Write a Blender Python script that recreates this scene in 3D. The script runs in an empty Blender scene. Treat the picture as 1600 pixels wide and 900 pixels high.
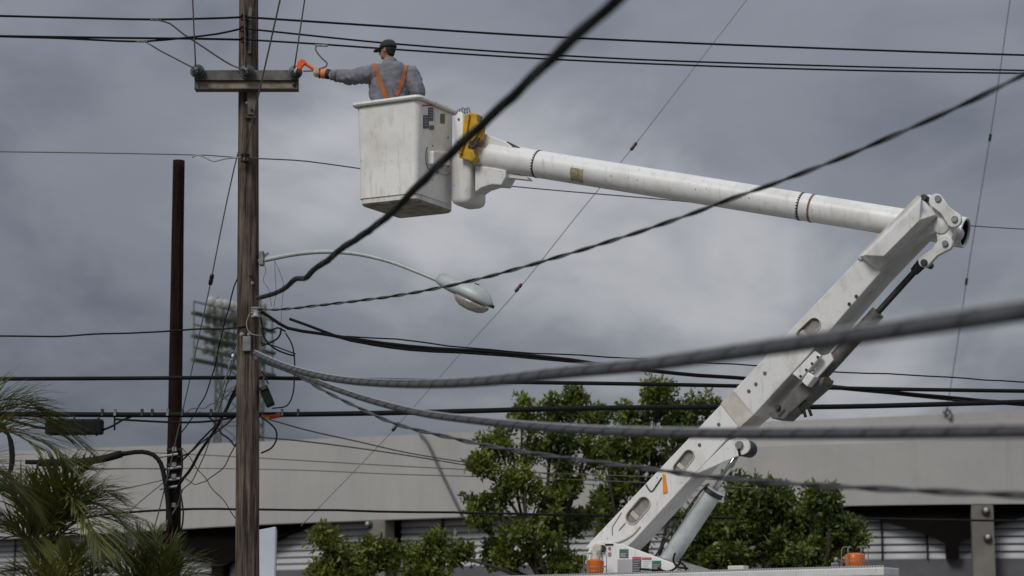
import bpy, bmesh, math, random
import numpy as np
from mathutils import Vector, Matrix, noise as mnoise
R = math.radians
random.seed(7)
sc = bpy.context.scene
COL = sc.collection

# ------------------------------------------------------------------ camera
FPX, PITCH, CZ = 3360.0, R(9.1), 1.6
cam = bpy.data.cameras.new('camera'); camo = bpy.data.objects.new('camera', cam); COL.objects.link(camo)
camo.location = (0, 0, CZ); camo.rotation_euler = (R(90) + PITCH, 0, 0)
cam.sensor_width = 36; cam.lens = FPX * 36 / 1600; cam.clip_start = .1; cam.clip_end = 6000
cam.dof.use_dof = True; cam.dof.focus_distance = 26.3; cam.dof.aperture_fstop = 1.7
sc.camera = camo
sc.render.resolution_x, sc.render.resolution_y = 1024, 576
# ------------------------------------------------------------------ sky, sun, exposure
SUN_EL, SUN_AZ = R(41), R(212)          # azimuth clockwise from +Y: behind the camera, to its left
w = bpy.data.worlds.new('World'); sc.world = w; w.use_nodes = True
nt = w.node_tree; nt.nodes.clear()
def N(t, **k):
    n = nt.nodes.new(t)
    for a, b in k.items(): setattr(n, a, b)
    return n
L = lambda a, b: nt.links.new(a, b)
out = N('ShaderNodeOutputWorld'); bg = N('ShaderNodeBackground'); L(bg.outputs[0], out.inputs[0])
sky = N('ShaderNodeTexSky', sky_type='NISHITA', sun_disc=False, sun_elevation=SUN_EL, sun_rotation=SUN_AZ)
tc = N('ShaderNodeTexCoord'); sep = N('ShaderNodeSeparateXYZ'); L(tc.outputs['Generated'], sep.inputs[0])
def M_(op, a, b=None, c=None, clamp=False):
    n = N('ShaderNodeMath', operation=op, use_clamp=clamp)
    for i, v in enumerate((a, b, c)):
        if v is None: continue
        if hasattr(v, 'type'): L(v, n.inputs[i])
        else: n.inputs[i].default_value = v
    return n.outputs[0]
zz = M_('MAXIMUM', sep.outputs[2], 0.0)
den = M_('ADD', zz, 0.22)
cx = M_('DIVIDE', sep.outputs[0], den); cy = M_('DIVIDE', sep.outputs[1], den)
comb = N('ShaderNodeCombineXYZ'); L(cx, comb.inputs[0]); L(cy, comb.inputs[1])
def noise(scale, detail, rough, dist=0., off=(0, 0, 0), st=(1, 1, 1), rot=0):
    m = N('ShaderNodeMapping'); m.inputs[1].default_value = off; m.inputs[3].default_value = st; m.inputs[2].default_value = (0, 0, rot)
    L(comb.outputs[0], m.inputs[0])
    n = N('ShaderNodeTexNoise'); n.inputs['Scale'].default_value = scale; n.inputs['Detail'].default_value = detail
    n.inputs['Roughness'].default_value = rough; n.inputs['Distortion'].default_value = dist; L(m.outputs[0], n.inputs[0])
    return n.outputs[0]
n1 = noise(1.25, 5, .52, .35, (2.627, 32.465, 0), (1, .75, 1), R(24))
n2 = noise(4.2, 6, .55, .5, (-56.319, 11.588, 0), (1, .6, 1), R(20))
mixn = M_('ADD', M_('MULTIPLY', n1, .77), M_('MULTIPLY', n2, .23))
ramp = N('ShaderNodeValToRGB'); L(mixn, ramp.inputs[0])
cr = ramp.color_ramp; cr.interpolation = 'EASE'
cr.elements[0].position = .34; cr.elements[0].color = (.088, .097, .122, 1)
cr.elements[1].position = .66; cr.elements[1].color = (.345, .348, .366, 1)
e = cr.elements.new(.48); e.color = (.155, .165, .193, 1)
# overcast luminance rises toward the zenith
grad = M_('ADD', M_('MULTIPLY', zz, 2.3), .82)
vm = N('ShaderNodeVectorMath', operation='SCALE'); L(ramp.outputs[0], vm.inputs[0]); L(grad, vm.inputs['Scale'])
vs = N('ShaderNodeVectorMath', operation='SCALE'); L(sky.outputs[0], vs.inputs[0]); vs.inputs['Scale'].default_value = .07
mx = N('ShaderNodeMix', data_type='RGBA'); mx.inputs[0].default_value = .95
L(vs.outputs[0], mx.inputs[6]); L(vm.outputs[0], mx.inputs[7]); L(mx.outputs[2], bg.inputs[0]); bg.inputs[1].default_value = 1.0
sl = bpy.data.lights.new('sun', 'SUN'); so = bpy.data.objects.new('sun', sl); COL.objects.link(so)
sl.energy = 1.5; sl.angle = R(22); sl.color = (1, .965, .92)
sd = Vector((math.sin(SUN_AZ) * math.cos(SUN_EL), math.cos(SUN_AZ) * math.cos(SUN_EL), math.sin(SUN_EL)))
so.rotation_euler = sd.to_track_quat('Z', 'Y').to_euler(); so.location = (-20, -20, 40)
vs_ = sc.view_settings; vs_.view_transform = 'Standard'; vs_.look = 'None'; vs_.gamma = 1; vs_.use_curve_mapping = False
vs_.exposure = 0.15

# ------------------------------------------------------------------ measuring helpers: photo direction -> point in the place
CAM = Vector((0, 0, CZ))
FW, UPV = Vector((0, math.cos(PITCH), math.sin(PITCH))), Vector((0, -math.sin(PITCH), math.cos(PITCH)))
def ray(px, py): return FW + Vector((1, 0, 0)) * ((px - 800) / FPX) + UPV * ((450 - py) / FPX)
def at(px, py, Y): d = ray(px, py); return CAM + d * (Y / d.y)
def atz(px, py, z): d = ray(px, py); return CAM + d * ((z - CZ) / d.z)
def onplane(px, py, p, n):
    d = ray(px, py); return CAM + d * ((Vector(p) - CAM).dot(n) / d.dot(n))
def vplane(p0, p1):
    a, b = Vector((p0[0], p0[1], 0)), Vector((p1[0], p1[1], 0)); t = (b - a).normalized()
    n = Vector((-t.y, t.x, 0)); return lambda px, py: onplane(px, py, a, n)

# ------------------------------------------------------------------ materials
MAT = {}
def mat(name, col, rough=.6, metal=0., col2=None, nscale=4., nst=(1, 1, 1), lo=.4, hi=.65, bump=0., bscale=None, detail=6, spec=.5, trans=0, nrough=.6):
    m = bpy.data.materials.new(name); m.use_nodes = True; t = m.node_tree; b = t.nodes['Principled BSDF']
    b.inputs['Base Color'].default_value = (*col, 1); b.inputs['Roughness'].default_value = rough; b.inputs['Metallic'].default_value = metal
    b.inputs['Specular IOR Level'].default_value = spec
    if col2 or bump:
        c = t.nodes.new('ShaderNodeTexCoord'); mp = t.nodes.new('ShaderNodeMapping'); mp.inputs[3].default_value = nst
        t.links.new(c.outputs['Object'], mp.inputs[0])
        n = t.nodes.new('ShaderNodeTexNoise'); n.inputs['Scale'].default_value = nscale; n.inputs['Detail'].default_value = detail; n.inputs['Roughness'].default_value = nrough
        t.links.new(mp.outputs[0], n.inputs[0])
        if col2:
            r = t.nodes.new('ShaderNodeValToRGB'); r.color_ramp.elements[0].position = lo; r.color_ramp.elements[1].position = hi
            r.color_ramp.elements[0].color = (*col2, 1); r.color_ramp.elements[1].color = (*col, 1)
            t.links.new(n.outputs[0], r.inputs[0]); t.links.new(r.outputs[0], b.inputs['Base Color'])
        if bump:
            n2 = n
            if bscale:
                n2 = t.nodes.new('ShaderNodeTexNoise'); n2.inputs['Scale'].default_value = bscale; n2.inputs['Detail'].default_value = 6; t.links.new(mp.outputs[0], n2.inputs[0])
            bp = t.nodes.new('ShaderNodeBump'); bp.inputs['Strength'].default_value = bump; bp.inputs['Distance'].default_value = .02
            t.links.new(n2.outputs[0], bp.inputs['Height']); t.links.new(bp.outputs[0], b.inputs['Normal'])
    if trans:
        o = t.nodes['Material Output']; tr = t.nodes.new('ShaderNodeBsdfTranslucent'); ms = t.nodes.new('ShaderNodeMixShader'); ms.inputs[0].default_value = trans
        if col2: t.links.new(r.outputs[0], tr.inputs[0])
        else: tr.inputs[0].default_value = (*col, 1)
        t.links.new(b.outputs[0], ms.inputs[1]); t.links.new(tr.outputs[0], ms.inputs[2]); t.links.new(ms.outputs[0], o.inputs[0])
    MAT[name] = m; return m
def wood(name, cols, seed):
    m = bpy.data.materials.new(name); m.use_nodes = True; t = m.node_tree; b = t.nodes['Principled BSDF']; b.inputs['Roughness'].default_value = .95; b.inputs['Specular IOR Level'].default_value = .2
    c = t.nodes.new('ShaderNodeTexCoord')
    def nz(st, sc_, det, off):
        mp = t.nodes.new('ShaderNodeMapping'); mp.inputs[3].default_value = st; mp.inputs[1].default_value = (off, off, off); t.links.new(c.outputs['Object'], mp.inputs[0])
        n = t.nodes.new('ShaderNodeTexNoise'); n.inputs['Scale'].default_value = sc_; n.inputs['Detail'].default_value = det; n.inputs['Roughness'].default_value = .65; t.links.new(mp.outputs[0], n.inputs[0]); return n.outputs[0]
    a = nz((6, 6, .3), 4, 10, seed); d = nz((1.5, 1.5, .8), 2.6, 8, seed + 3); f = nz((9, 9, .28), 5, 8, seed + 5)
    r1_ = t.nodes.new('ShaderNodeValToRGB'); r1_.color_ramp.elements[0].position = .38; r1_.color_ramp.elements[1].position = .64; r1_.color_ramp.elements[0].color = (*cols[0], 1); r1_.color_ramp.elements[1].color = (*cols[1], 1); t.links.new(a, r1_.inputs[0])
    r2_ = t.nodes.new('ShaderNodeValToRGB'); r2_.color_ramp.elements[0].position = .40; r2_.color_ramp.elements[1].position = .62; r2_.color_ramp.elements[0].color = (0, 0, 0, 1); r2_.color_ramp.elements[1].color = (1, 1, 1, 1); t.links.new(d, r2_.inputs[0])
    mx1 = t.nodes.new('ShaderNodeMix'); mx1.data_type = 'RGBA'; mx1.blend_type = 'MIX'; t.links.new(r2_.outputs[0], mx1.inputs[0]); t.links.new(r1_.outputs[0], mx1.inputs[6])
    mu = t.nodes.new('ShaderNodeMix'); mu.data_type = 'RGBA'; mu.blend_type = 'MULTIPLY'; mu.inputs[0].default_value = 1; t.links.new(r1_.outputs[0], mu.inputs[6]); mu.inputs[7].default_value = (*cols[2], 1); t.links.new(mu.outputs[2], mx1.inputs[7])
    r3 = t.nodes.new('ShaderNodeValToRGB'); r3.color_ramp.elements[0].position = .37; r3.color_ramp.elements[1].position = .45; r3.color_ramp.elements[0].color = (.2, .17, .15, 1); r3.color_ramp.elements[1].color = (1, 1, 1, 1); t.links.new(f, r3.inputs[0])
    m3 = t.nodes.new('ShaderNodeMix'); m3.data_type = 'RGBA'; m3.blend_type = 'MULTIPLY'; m3.inputs[0].default_value = 1; t.links.new(mx1.outputs[2], m3.inputs[6]); t.links.new(r3.outputs[0], m3.inputs[7]); t.links.new(m3.outputs[2], b.inputs['Base Color'])
    bp = t.nodes.new('ShaderNodeBump'); bp.inputs['Strength'].default_value = .9; bp.inputs['Distance'].default_value = .03; t.links.new(a, bp.inputs['Height']); t.links.new(bp.outputs[0], b.inputs['Normal']); MAT[name] = m
wood('pole_wood', ((.05, .038, .03), (.225, .175, .135), (.62, .66, .7)), 1.3)
mat('dark_wood', (.024, .013, .010), .95, spec=.1, col2=(.009, .006, .005), nscale=6, nst=(5, 5, .3), bump=.7)
mat('galvanised', (.30, .31, .31), .5, .55, col2=(.17, .17, .17), nscale=9, bump=.15)
mat('arm_steel', (.15, .145, .135), .6, .3, col2=(.075, .07, .062), nscale=7, lo=.35, hi=.65, bump=.2)
mat('tan_steel', (.30, .25, .18), .7, .1, col2=(.11, .08, .055), nscale=6, lo=.3, hi=.55)
mat('black_rubber', (.008, .008, .009), .75, col2=(.013, .013, .013), nscale=30, spec=.18)
mat('wire_black', (.009, .009, .01), .75, spec=.2)
mat('wire_grey', (.12, .12, .115), .6, .3)
mat('guy_steel', (.2, .2, .2), .6, .2)
mat('wire_tan', (.16, .145, .12), .6, .3)
mat('sheath_grey', (.085, .086, .091), .6, col2=(.06, .06, .064), nscale=14, bump=.1, spec=.35)
mat('lash', (.02, .02, .022), .6)
mat('strand', (.34, .34, .34), .5, .15)
mat('porcelain_dark', (.045, .05, .05), .3)
mat('porcelain_brown', (.03, .012, .009), .3)
mat('porcelain_white', (.42, .42, .42), .3, col2=(.28, .27, .26), nscale=12)
mat('bucket_white', (.82, .81, .78), .45, col2=(.68, .655, .60), nscale=2.2, lo=.3, hi=.55, bump=.12, bscale=14)
mat('bucket_dirty', (.42, .38, .32), .6, col2=(.2, .165, .13), nscale=7, lo=.38, hi=.62)
mat('boom_white', (.78, .78, .76), .38, col2=(.63, .62, .58), nscale=2.2, lo=.3, hi=.52, bump=.05, bscale=10)
mat('boom_panel', (.72, .72, .70), .45, col2=(.58, .565, .53), nscale=3.5, lo=.34, hi=.5)
mat('boom_cream', (.62, .59, .52), .5, col2=(.5, .46, .39), nscale=6)
mat('steel_dark', (.07, .068, .064), .55, .4, col2=(.03, .03, .03), nscale=14)
mat('chrome', (.7, .7, .7), .18, 1.)
mat('cyl_paint', (.58, .62, .62), .35, .1, col2=(.45, .48, .48), nscale=5)
mat('rust', (.33, .19, .1), .8, col2=(.16, .09, .05), nscale=22)
mat('inner_grey', (.30, .29, .27), .7, col2=(.2, .19, .17), nscale=9)
mat('mid_grey', (.17, .165, .155), .6, .2, col2=(.1, .097, .09), nscale=9)
mat('sticker_brown', (.30, .25, .15), .7, col2=(.55, .5, .4), nscale=25, lo=.35, hi=.5)
mat('decal_dark', (.06, .062, .068), .5, col2=(.1, .1, .11), nscale=60)
mat('decal_green', (.02, .2, .12), .5); mat('decal_red', (.5, .1, .12), .5); mat('decal_white', (.72, .72, .72), .5); mat('decal_grey', (.38, .39, .4), .5)
mat('decal_olive', (.13, .13, .03), .5)
mat('yellow', (.62, .36, .01), .5, col2=(.36, .2, .01), nscale=9, lo=.35, hi=.6, bump=.4)
mat('orange_lens', (.75, .19, .02), .25, trans=.25)
mat('orange_tool', (.85, .1, .02), .45)
mat('orange_ribbon', (.8, .27, .02), .6)
mat('concrete', (.405, .393, .375), .9, col2=(.35, .34, .325), nscale=.7, nst=(1, 1, .8), lo=.3, hi=.68, bump=.12, bscale=5, detail=10, nrough=.66)
mat('concrete_dark', (.20, .19, .165), .9, col2=(.15, .14, .125), nscale=1.2)
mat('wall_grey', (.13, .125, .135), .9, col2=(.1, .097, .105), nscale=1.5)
mat('soffit', (.009, .008, .0075), 1., spec=0)  # near-black: the deep shade under the roof is put into the colour
mat('louvre', (.5, .5, .515), .55, 0, col2=(.38, .38, .39), nscale=1.8, nst=(.3, 1, 3), lo=.3, hi=.6)
mat('lamp_white', (.8, .8, .8), .25)
mat('lamp_grey', (.47, .47, .45), .35)
mat('tower_lamp', (.24, .24, .215), .4)
mat('panel_white', (.66, .70, .78), .4, col2=(.58, .62, .7), nscale=2)
mat('tower_green', (.12, .135, .1), .7, col2=(.075, .085, .06), nscale=2)
mat('tower_beam', (.06, .065, .042), .8)
mat('light_grey', (.46, .49, .485), .45, .1, col2=(.38, .41, .41), nscale=8)
mat('refractor', (.42, .39, .34), .15, col2=(.25, .22, .19), nscale=7, lo=.35, hi=.65)
mat('shirt', (.215, .215, .24), .9, col2=(.17, .17, .195), nscale=9, bump=.5, bscale=22)
mat('trouser', (.03, .035, .06), .9)
mat('skin', (.36, .19, .125), .55, col2=(.31, .155, .10), nscale=14)
mat('hair', (.012, .01, .009), .7); mat('cap', (.022, .018, .017), .85, col2=(.035, .03, .028), nscale=40)
mat('harness', (.48, .15, .045), .8, col2=(.38, .115, .035), nscale=40)
mat('glove', (.47, .40, .27), .85, col2=(.33, .27, .17), nscale=18, bump=.3)
mat('cuff', (.7, .2, .05), .6); mat('band', (.02, .02, .024), .7); mat('brown_cuff', (.17, .08, .03), .8)
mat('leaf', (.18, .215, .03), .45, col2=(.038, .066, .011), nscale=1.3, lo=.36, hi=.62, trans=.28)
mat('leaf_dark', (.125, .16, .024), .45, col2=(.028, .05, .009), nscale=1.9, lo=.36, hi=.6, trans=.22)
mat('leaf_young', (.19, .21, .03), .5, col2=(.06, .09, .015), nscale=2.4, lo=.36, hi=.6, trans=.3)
mat('palm_leaf', (.185, .19, .04), .5, col2=(.062, .088, .02), nscale=1.6, lo=.35, hi=.62, trans=.2)
mat('palm_stem', (.27, .15, .035), .55, col2=(.10, .085, .025), nscale=4)
mat('bark', (.06, .045, .035), .95, col2=(.03, .024, .02), nscale=12, bump=.5)
mat('asphalt', (.07, .069, .067), .9, col2=(.05, .05, .05), nscale=3, bump=.2, bscale=90)
mat('ground_mix', (.11, .105, .09), .95, col2=(.075, .075, .055), nscale=.35)
mat('pave', (.3, .29, .27), .9, col2=(.24, .23, .22), nscale=2)
mat('tyre', (.02, .02, .02), .8); mat('truck_white', (.7, .7, .69), .35, col2=(.62, .62, .6), nscale=3); mat('glass_dark', (.02, .025, .03), .08)

def grime(names, col, st, sc_, lo, hi, amt, off):
    for nm in names:
        t = MAT[nm].node_tree; b = t.nodes['Principled BSDF']; l = b.inputs['Base Color'].links[0]; src = l.from_socket
        c = t.nodes.new('ShaderNodeTexCoord'); mp = t.nodes.new('ShaderNodeMapping'); mp.inputs[3].default_value = st; mp.inputs[1].default_value = (off, off * .7, off * .3); t.links.new(c.outputs['Object'], mp.inputs[0])
        n = t.nodes.new('ShaderNodeTexNoise'); n.inputs['Scale'].default_value = sc_; n.inputs['Detail'].default_value = 8; n.inputs['Roughness'].default_value = .7; t.links.new(mp.outputs[0], n.inputs[0])
        mr = t.nodes.new('ShaderNodeMapRange'); mr.inputs[1].default_value = lo; mr.inputs[2].default_value = hi; mr.inputs[3].default_value = 0; mr.inputs[4].default_value = amt; t.links.new(n.outputs[0], mr.inputs[0])
        m = t.nodes.new('ShaderNodeMix'); m.data_type = 'RGBA'; t.links.new(mr.outputs[0], m.inputs[0]); t.links.new(src, m.inputs[6]); m.inputs[7].default_value = (*col, 1); t.links.new(m.outputs[2], b.inputs['Base Color'])
WH = ('bucket_white', 'boom_white', 'boom_panel', 'boom_cream', 'cyl_paint', 'truck_white')
grime(WH, (.22, .17, .12), (1, 1, 1), 16, .62, .72, .8, 2.)
grime(WH, (.33, .31, .27), (5, 5, .8), 3.2, .54, .74, .6, 5.)
grime(('concrete',), (.25, .24, .22), (2.2, 2.2, .18), 1.1, .52, .78, .45, 1.)
grime(('concrete',), (.42, .40, .37), (1, 1, 3), .35, .5, .75, .5, 9.)

# ------------------------------------------------------------------ mesh helpers
def frame(t):
    t = t.normalized(); a = Vector((0, 0, 1)) if abs(t.z) < .92 else Vector((1, 0, 0))
    s = t.cross(a).normalized(); return s, s.cross(t).normalized()
class MB:
    def __init__(s): s.v = []; s.f = []
    def add(s, vs, fs):
        o = len(s.v); s.v += [Vector(p) for p in vs]; s.f += [tuple(i + o for i in f) for f in fs]; return s
    def box(s, c, x, y, z):           # centre and three half-axis vectors
        c, x, y, z = Vector(c), Vector(x), Vector(y), Vector(z)
        vs = [c + x * i + y * j + z * k for i in (-1, 1) for j in (-1, 1) for k in (-1, 1)]
        return s.add(vs, [(0, 1, 3, 2), (4, 6, 7, 5), (0, 4, 5, 1), (2, 3, 7, 6), (0, 2, 6, 4), (1, 5, 7, 3)])
    def prism(s, poly, ext):          # polygon of points swept along ext
        n = len(poly); ext = Vector(ext); vs = [Vector(p) for p in poly]; vs += [p + ext for p in vs]
        return s.add(vs, [tuple(range(n))[::-1], tuple(range(n, 2 * n))] + [(i, (i + 1) % n, n + (i + 1) % n, n + i) for i in range(n)])
    def tube(s, pts, r, n=8, cap=True, flat=None):
        pts = [Vector(p) for p in pts]; m = len(pts); rr = r if hasattr(r, '__len__') else [r] * m
        vs = []; prev = None
        for i, p in enumerate(pts):
            t = pts[min(i + 1, m - 1)] - pts[max(i - 1, 0)]
            if t.length < 1e-9: t = Vector((0, 0, 1))
            a, b = frame(t)
            if prev is not None:
                a = (prev - t.normalized() * prev.dot(t.normalized()));
                if a.length < 1e-6: a, _ = frame(t)
                a.normalize(); b = a.cross(t.normalized())
            prev = a
            for k in range(n):
                q = 2 * math.pi * k / n; vs.append(p + (a * math.cos(q) + b * math.sin(q)) * rr[i])
        fs = [(i * n + k, i * n + (k + 1) % n, (i + 1) * n + (k + 1) % n, (i + 1) * n + k) for i in range(m - 1) for k in range(n)]
        if cap: fs += [tuple(range(n))[::-1], tuple(range((m - 1) * n, m * n))]
        return s.add(vs, fs)
    def lathe(s, o, ax, prof, n=20):  # profile of (distance along axis, radius)
        o, ax = Vector(o), Vector(ax).normalized(); a, b = frame(ax)
        vs = [o + ax * d + (a * math.cos(2 * math.pi * k / n) + b * math.sin(2 * math.pi * k / n)) * max(r, 1e-4) for d, r in prof for k in range(n)]
        m = len(prof)
        fs = [(i * n + k, i * n + (k + 1) % n, (i + 1) * n + (k + 1) % n, (i + 1) * n + k) for i in range(m - 1) for k in range(n)]
        fs += [tuple(range(n))[::-1], tuple(range((m - 1) * n, m * n))]
        return s.add(vs, fs)
    def ell(s, c, x, y, z, n=14, m=9):
        c, x, y, z = Vector(c), Vector(x), Vector(y), Vector(z)
        vs = [c + z] + [c + z * math.cos(math.pi * i / m) + (x * math.cos(2 * math.pi * k / n) + y * math.sin(2 * math.pi * k / n)) * math.sin(math.pi * i / m) for i in range(1, m) for k in range(n)] + [c - z]
        fs = [(0, 1 + k, 1 + (k + 1) % n) for k in range(n)]
        fs += [(1 + i * n + k, 1 + (i + 1) * n + k, 1 + (i + 1) * n + (k + 1) % n, 1 + i * n + (k + 1) % n) for i in range(m - 2) for k in range(n)]
        l = len(vs) - 1; fs += [(l, 1 + (m - 2) * n + (k + 1) % n, 1 + (m - 2) * n + k) for k in range(n)]
        return s.add(vs, fs)
    def caps(s, p, q, r0, r1, n=12):  # tapered capsule
        p, q = Vector(p), Vector(q); d = (q - p); l = d.length; prof = []
        for i in range(5): a = math.pi / 2 * i / 4; prof.append((-r0 * math.cos(a), r0 * math.sin(a)))
        for i in range(5): a = math.pi / 2 * i / 4; prof.append((l + r1 * math.sin(a), r1 * math.cos(a)))
        return s.lathe(p, d, prof, n)
    def build(s, name, m, parent=None, smooth=None, bevel=0, loc=None):
        o = bpy.data.objects.new(name, None) if False else None
        root = parent
        while root is not None and root.parent: root = root.parent
        if root is not None: org = root.location.copy()
        elif loc is not None: org = Vector(loc)
        else:
            org = sum(s.v, Vector()) / max(len(s.v), 1); org.z = min(p.z for p in s.v)
        me = bpy.data.meshes.new(name); me.from_pydata([p - org for p in s.v], [], s.f)
        bm = bmesh.new(); bm.from_mesh(me); bmesh.ops.recalc_face_normals(bm, faces=bm.faces)
        if bevel:
            bmesh.ops.bevel(bm, geom=[e for e in bm.edges if e.is_manifold and e.calc_face_angle(0) > .5], offset=bevel, segments=2, affect='EDGES', profile=.6)
        bm.to_mesh(me); bm.free()
        me.materials.append(MAT[m] if isinstance(m, str) else m)
        o = bpy.data.objects.new(name, me); COL.objects.link(o)
        if parent is not None: o.parent = parent
        else: o.location = org
        if smooth is not None:
            me.shade_smooth() if smooth >= 180 else me.set_sharp_from_angle(angle=R(smooth)) or None
            if smooth < 180:
                for p in me.polygons: p.use_smooth = True
        return o
def tag(o, label=None, cat=None, group=None, kind=None):
    for k, v in (('label', label), ('category', cat), ('group', group), ('kind', kind)):
        if v: o[k] = v
    return o
def empty(name, loc, label, cat, group=None):
    o = bpy.data.objects.new(name, None); COL.objects.link(o); o.location = Vector(loc); o.empty_display_size = .2
    return tag(o, label, cat, group)
def spline(pts, step=.25, nmax=160):
    P = [Vector(p) for p in pts]
    if len(P) == 2: P = [P[0], P[0].lerp(P[1], .5), P[1]]
    P = [P[0] * 2 - P[1]] + P + [P[-1] * 2 - P[-2]]; o = []
    for i in range(1, len(P) - 2):
        a, b, c, d = P[i - 1:i + 3]; n = max(2, min(nmax, int((c - b).length / step)))
        ta = max((b - a).length, 1e-6) ** .5; tb = max((c - b).length, 1e-6) ** .5; tc_ = max((d - c).length, 1e-6) ** .5
        m1 = (c - b) + ((b - a) / ta - (c - a) / (ta + tb)) * tb
        m2 = (c - b) + ((d - c) / tc_ - (d - b) / (tb + tc_)) * tb
        for k in range(n):
            t = k / n; t2, t3 = t * t, t * t * t
            o.append(b * (2 * t3 - 3 * t2 + 1) + m1 * (t3 - 2 * t2 + t) + c * (-2 * t3 + 3 * t2) + m2 * (t3 - t2))
    o.append(P[-2]); return o
def helix(path, rad, pitch, phase, step=.035, rfun=None, irr=0.):
    # resample evenly then offset around the path
    out_ = []; acc = 0.; s = 0.
    for i in range(len(path) - 1):
        a, b = path[i], path[i + 1]; l = (b - a).length
        if l < 1e-9: continue
        while acc <= l:
            p = a.lerp(b, acc / l); t = (b - a)
            e1, e2 = frame(t); q = 2 * math.pi * (s / pitch) + phase + irr * mnoise.noise(Vector((s * .9, phase, 3.3)))
            r = rad if rfun is None else rad * rfun(s)
            out_.append(p + (e1 * math.cos(q) + e2 * math.sin(q)) * r); s += step; acc += step
        acc -= l
    return out_

# ------------------------------------------------------------------ ground
g = MB().add([(-2500, -2500, 0), (2500, -2500, 0), (2500, 2500, 0), (-2500, 2500, 0)], [(0, 1, 2, 3)]).build('ground', 'ground_mix', loc=(0, 0, 0)); g['kind'] = 'structure'
U = Vector((math.cos(R(28)), -math.sin(R(28)), 0)); V = Vector((math.sin(R(28)), math.cos(R(28)), 0)); Z = Vector((0, 0, 1))
def strip(name, m, c, hl, a, b, z):
    c = Vector(c); o = MB().add([c - U * hl + V * a + Z * z, c + U * hl + V * a + Z * z, c + U * hl + V * b + Z * z, c - U * hl + V * b + Z * z], [(0, 1, 2, 3)]).build(name, m); o['kind'] = 'structure'
strip('road', 'asphalt', (0, 22, 0), 300, -3.5, 6.5, .004)
pv = MB().box(Vector((0, 22, .06)) + V * 8.2, U * 300, V * 1.7, Z * .06).build('pavement', 'pave'); pv['kind'] = 'structure'

# ------------------------------------------------------------------ stadium building
ZB = 5.1
bpx = [(-420, 864), (-200, 853), (0, 842), (140, 834.5), (270, 827), (400, 819.5), (600, 812), (800, 805), (1000, 799), (1170, 794), (1300, 790.5), (1450, 788), (1600, 787), (1800, 786), (2050, 785.5)]
tpx = [(-420, 722), (-200, 715), (0, 706), (140, 700), (270, 695), (400, 690), (600, 681), (800, 672.5), (1000, 664), (1170, 658), (1300, 653), (1450, 647), (1600, 638), (1800, 630), (2050, 622)]
def interp(tab, x):
    xs = [a for a, b in tab]; ys = [b for a, b in tab]; return float(np.interp(x, xs, ys))
def plan(px, back=0.):
    p = atz(px, interp(bpx, px), ZB); q = atz(px + 5, interp(bpx, px + 5), ZB); t = (q - p); t.z = 0; t.normalize()
    return p + Vector((-t.y, t.x, 0)) * back
bld = empty('stadium_building', (plan(800).x, plan(800).y, 0), 'long low concrete stadium with pale blank fascia and louvred openings behind the trees', 'building')
sta = list(range(-420, 2051, 95))
mb = MB(); ring = []
for px in sta:
    p = plan(px); zt = 0
    for _ in range(1):
        d = ray(px, interp(tpx, px)); h = math.hypot(p.x, p.y); zt = CZ + d.z * h / math.hypot(d.x, d.y)
    n = (plan(px, 1) - p)
    k = min(1, max(0, (px - 1120) / 60)); s1 = n * (.28 * k)
    zs = ZB + (zt - ZB) * .70
    ring.append([p + Z * 0, Vector((p.x, p.y, zs)), Vector((p.x, p.y, zs)) + s1 + Z * .03, Vector((p.x, p.y, zt)) + s1 * 1.1,
                 Vector((p.x, p.y, zt)) + n * .6, Vector((p.x, p.y, ZB + .55)) + n * .6, Vector((p.x, p.y, ZB + .35)) + n * .25, Vector((p.x, p.y, ZB)) + n * .25])
m = len(ring[0]); vs = [q for r_ in ring for q in r_]; fs = [(i * m + k, (i + 1) * m + k, (i + 1) * m + (k + 1) % m, i * m + (k + 1) % m) for i in range(len(ring) - 1) for k in range(m)]
mb.add(vs, fs + [tuple(range(m)), tuple(range(len(vs) - m, len(vs)))]).build('fascia', 'concrete', bld, 30)
def band(name, m_, b0, b1, z0, z1, lo=-420, hi=2050):
    mb = MB(); vs = []; px_ = [p for p in sta if lo <= p <= hi]
    for px in px_:
        a, b = plan(px, b0), plan(px, b1)
        vs += [Vector((a.x, a.y, z0)), Vector((a.x, a.y, z1)), Vector((b.x, b.y, z1)), Vector((b.x, b.y, z0))]
    n = len(px_); fs = [(i * 4 + k, (i + 1) * 4 + k, (i + 1) * 4 + (k + 1) % 4, i * 4 + (k + 1) % 4) for i in range(n - 1) for k in range(4)]
    return mb.add(vs, fs + [(0, 1, 2, 3), tuple(range(4 * n - 4, 4 * n))]).build(name, m_, bld)
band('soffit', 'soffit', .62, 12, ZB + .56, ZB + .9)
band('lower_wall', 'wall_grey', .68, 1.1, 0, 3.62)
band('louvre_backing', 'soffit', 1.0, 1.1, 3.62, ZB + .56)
band('roof', 'concrete_dark', .61, 12, ZB + .92, ZB + 1.5)
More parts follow.
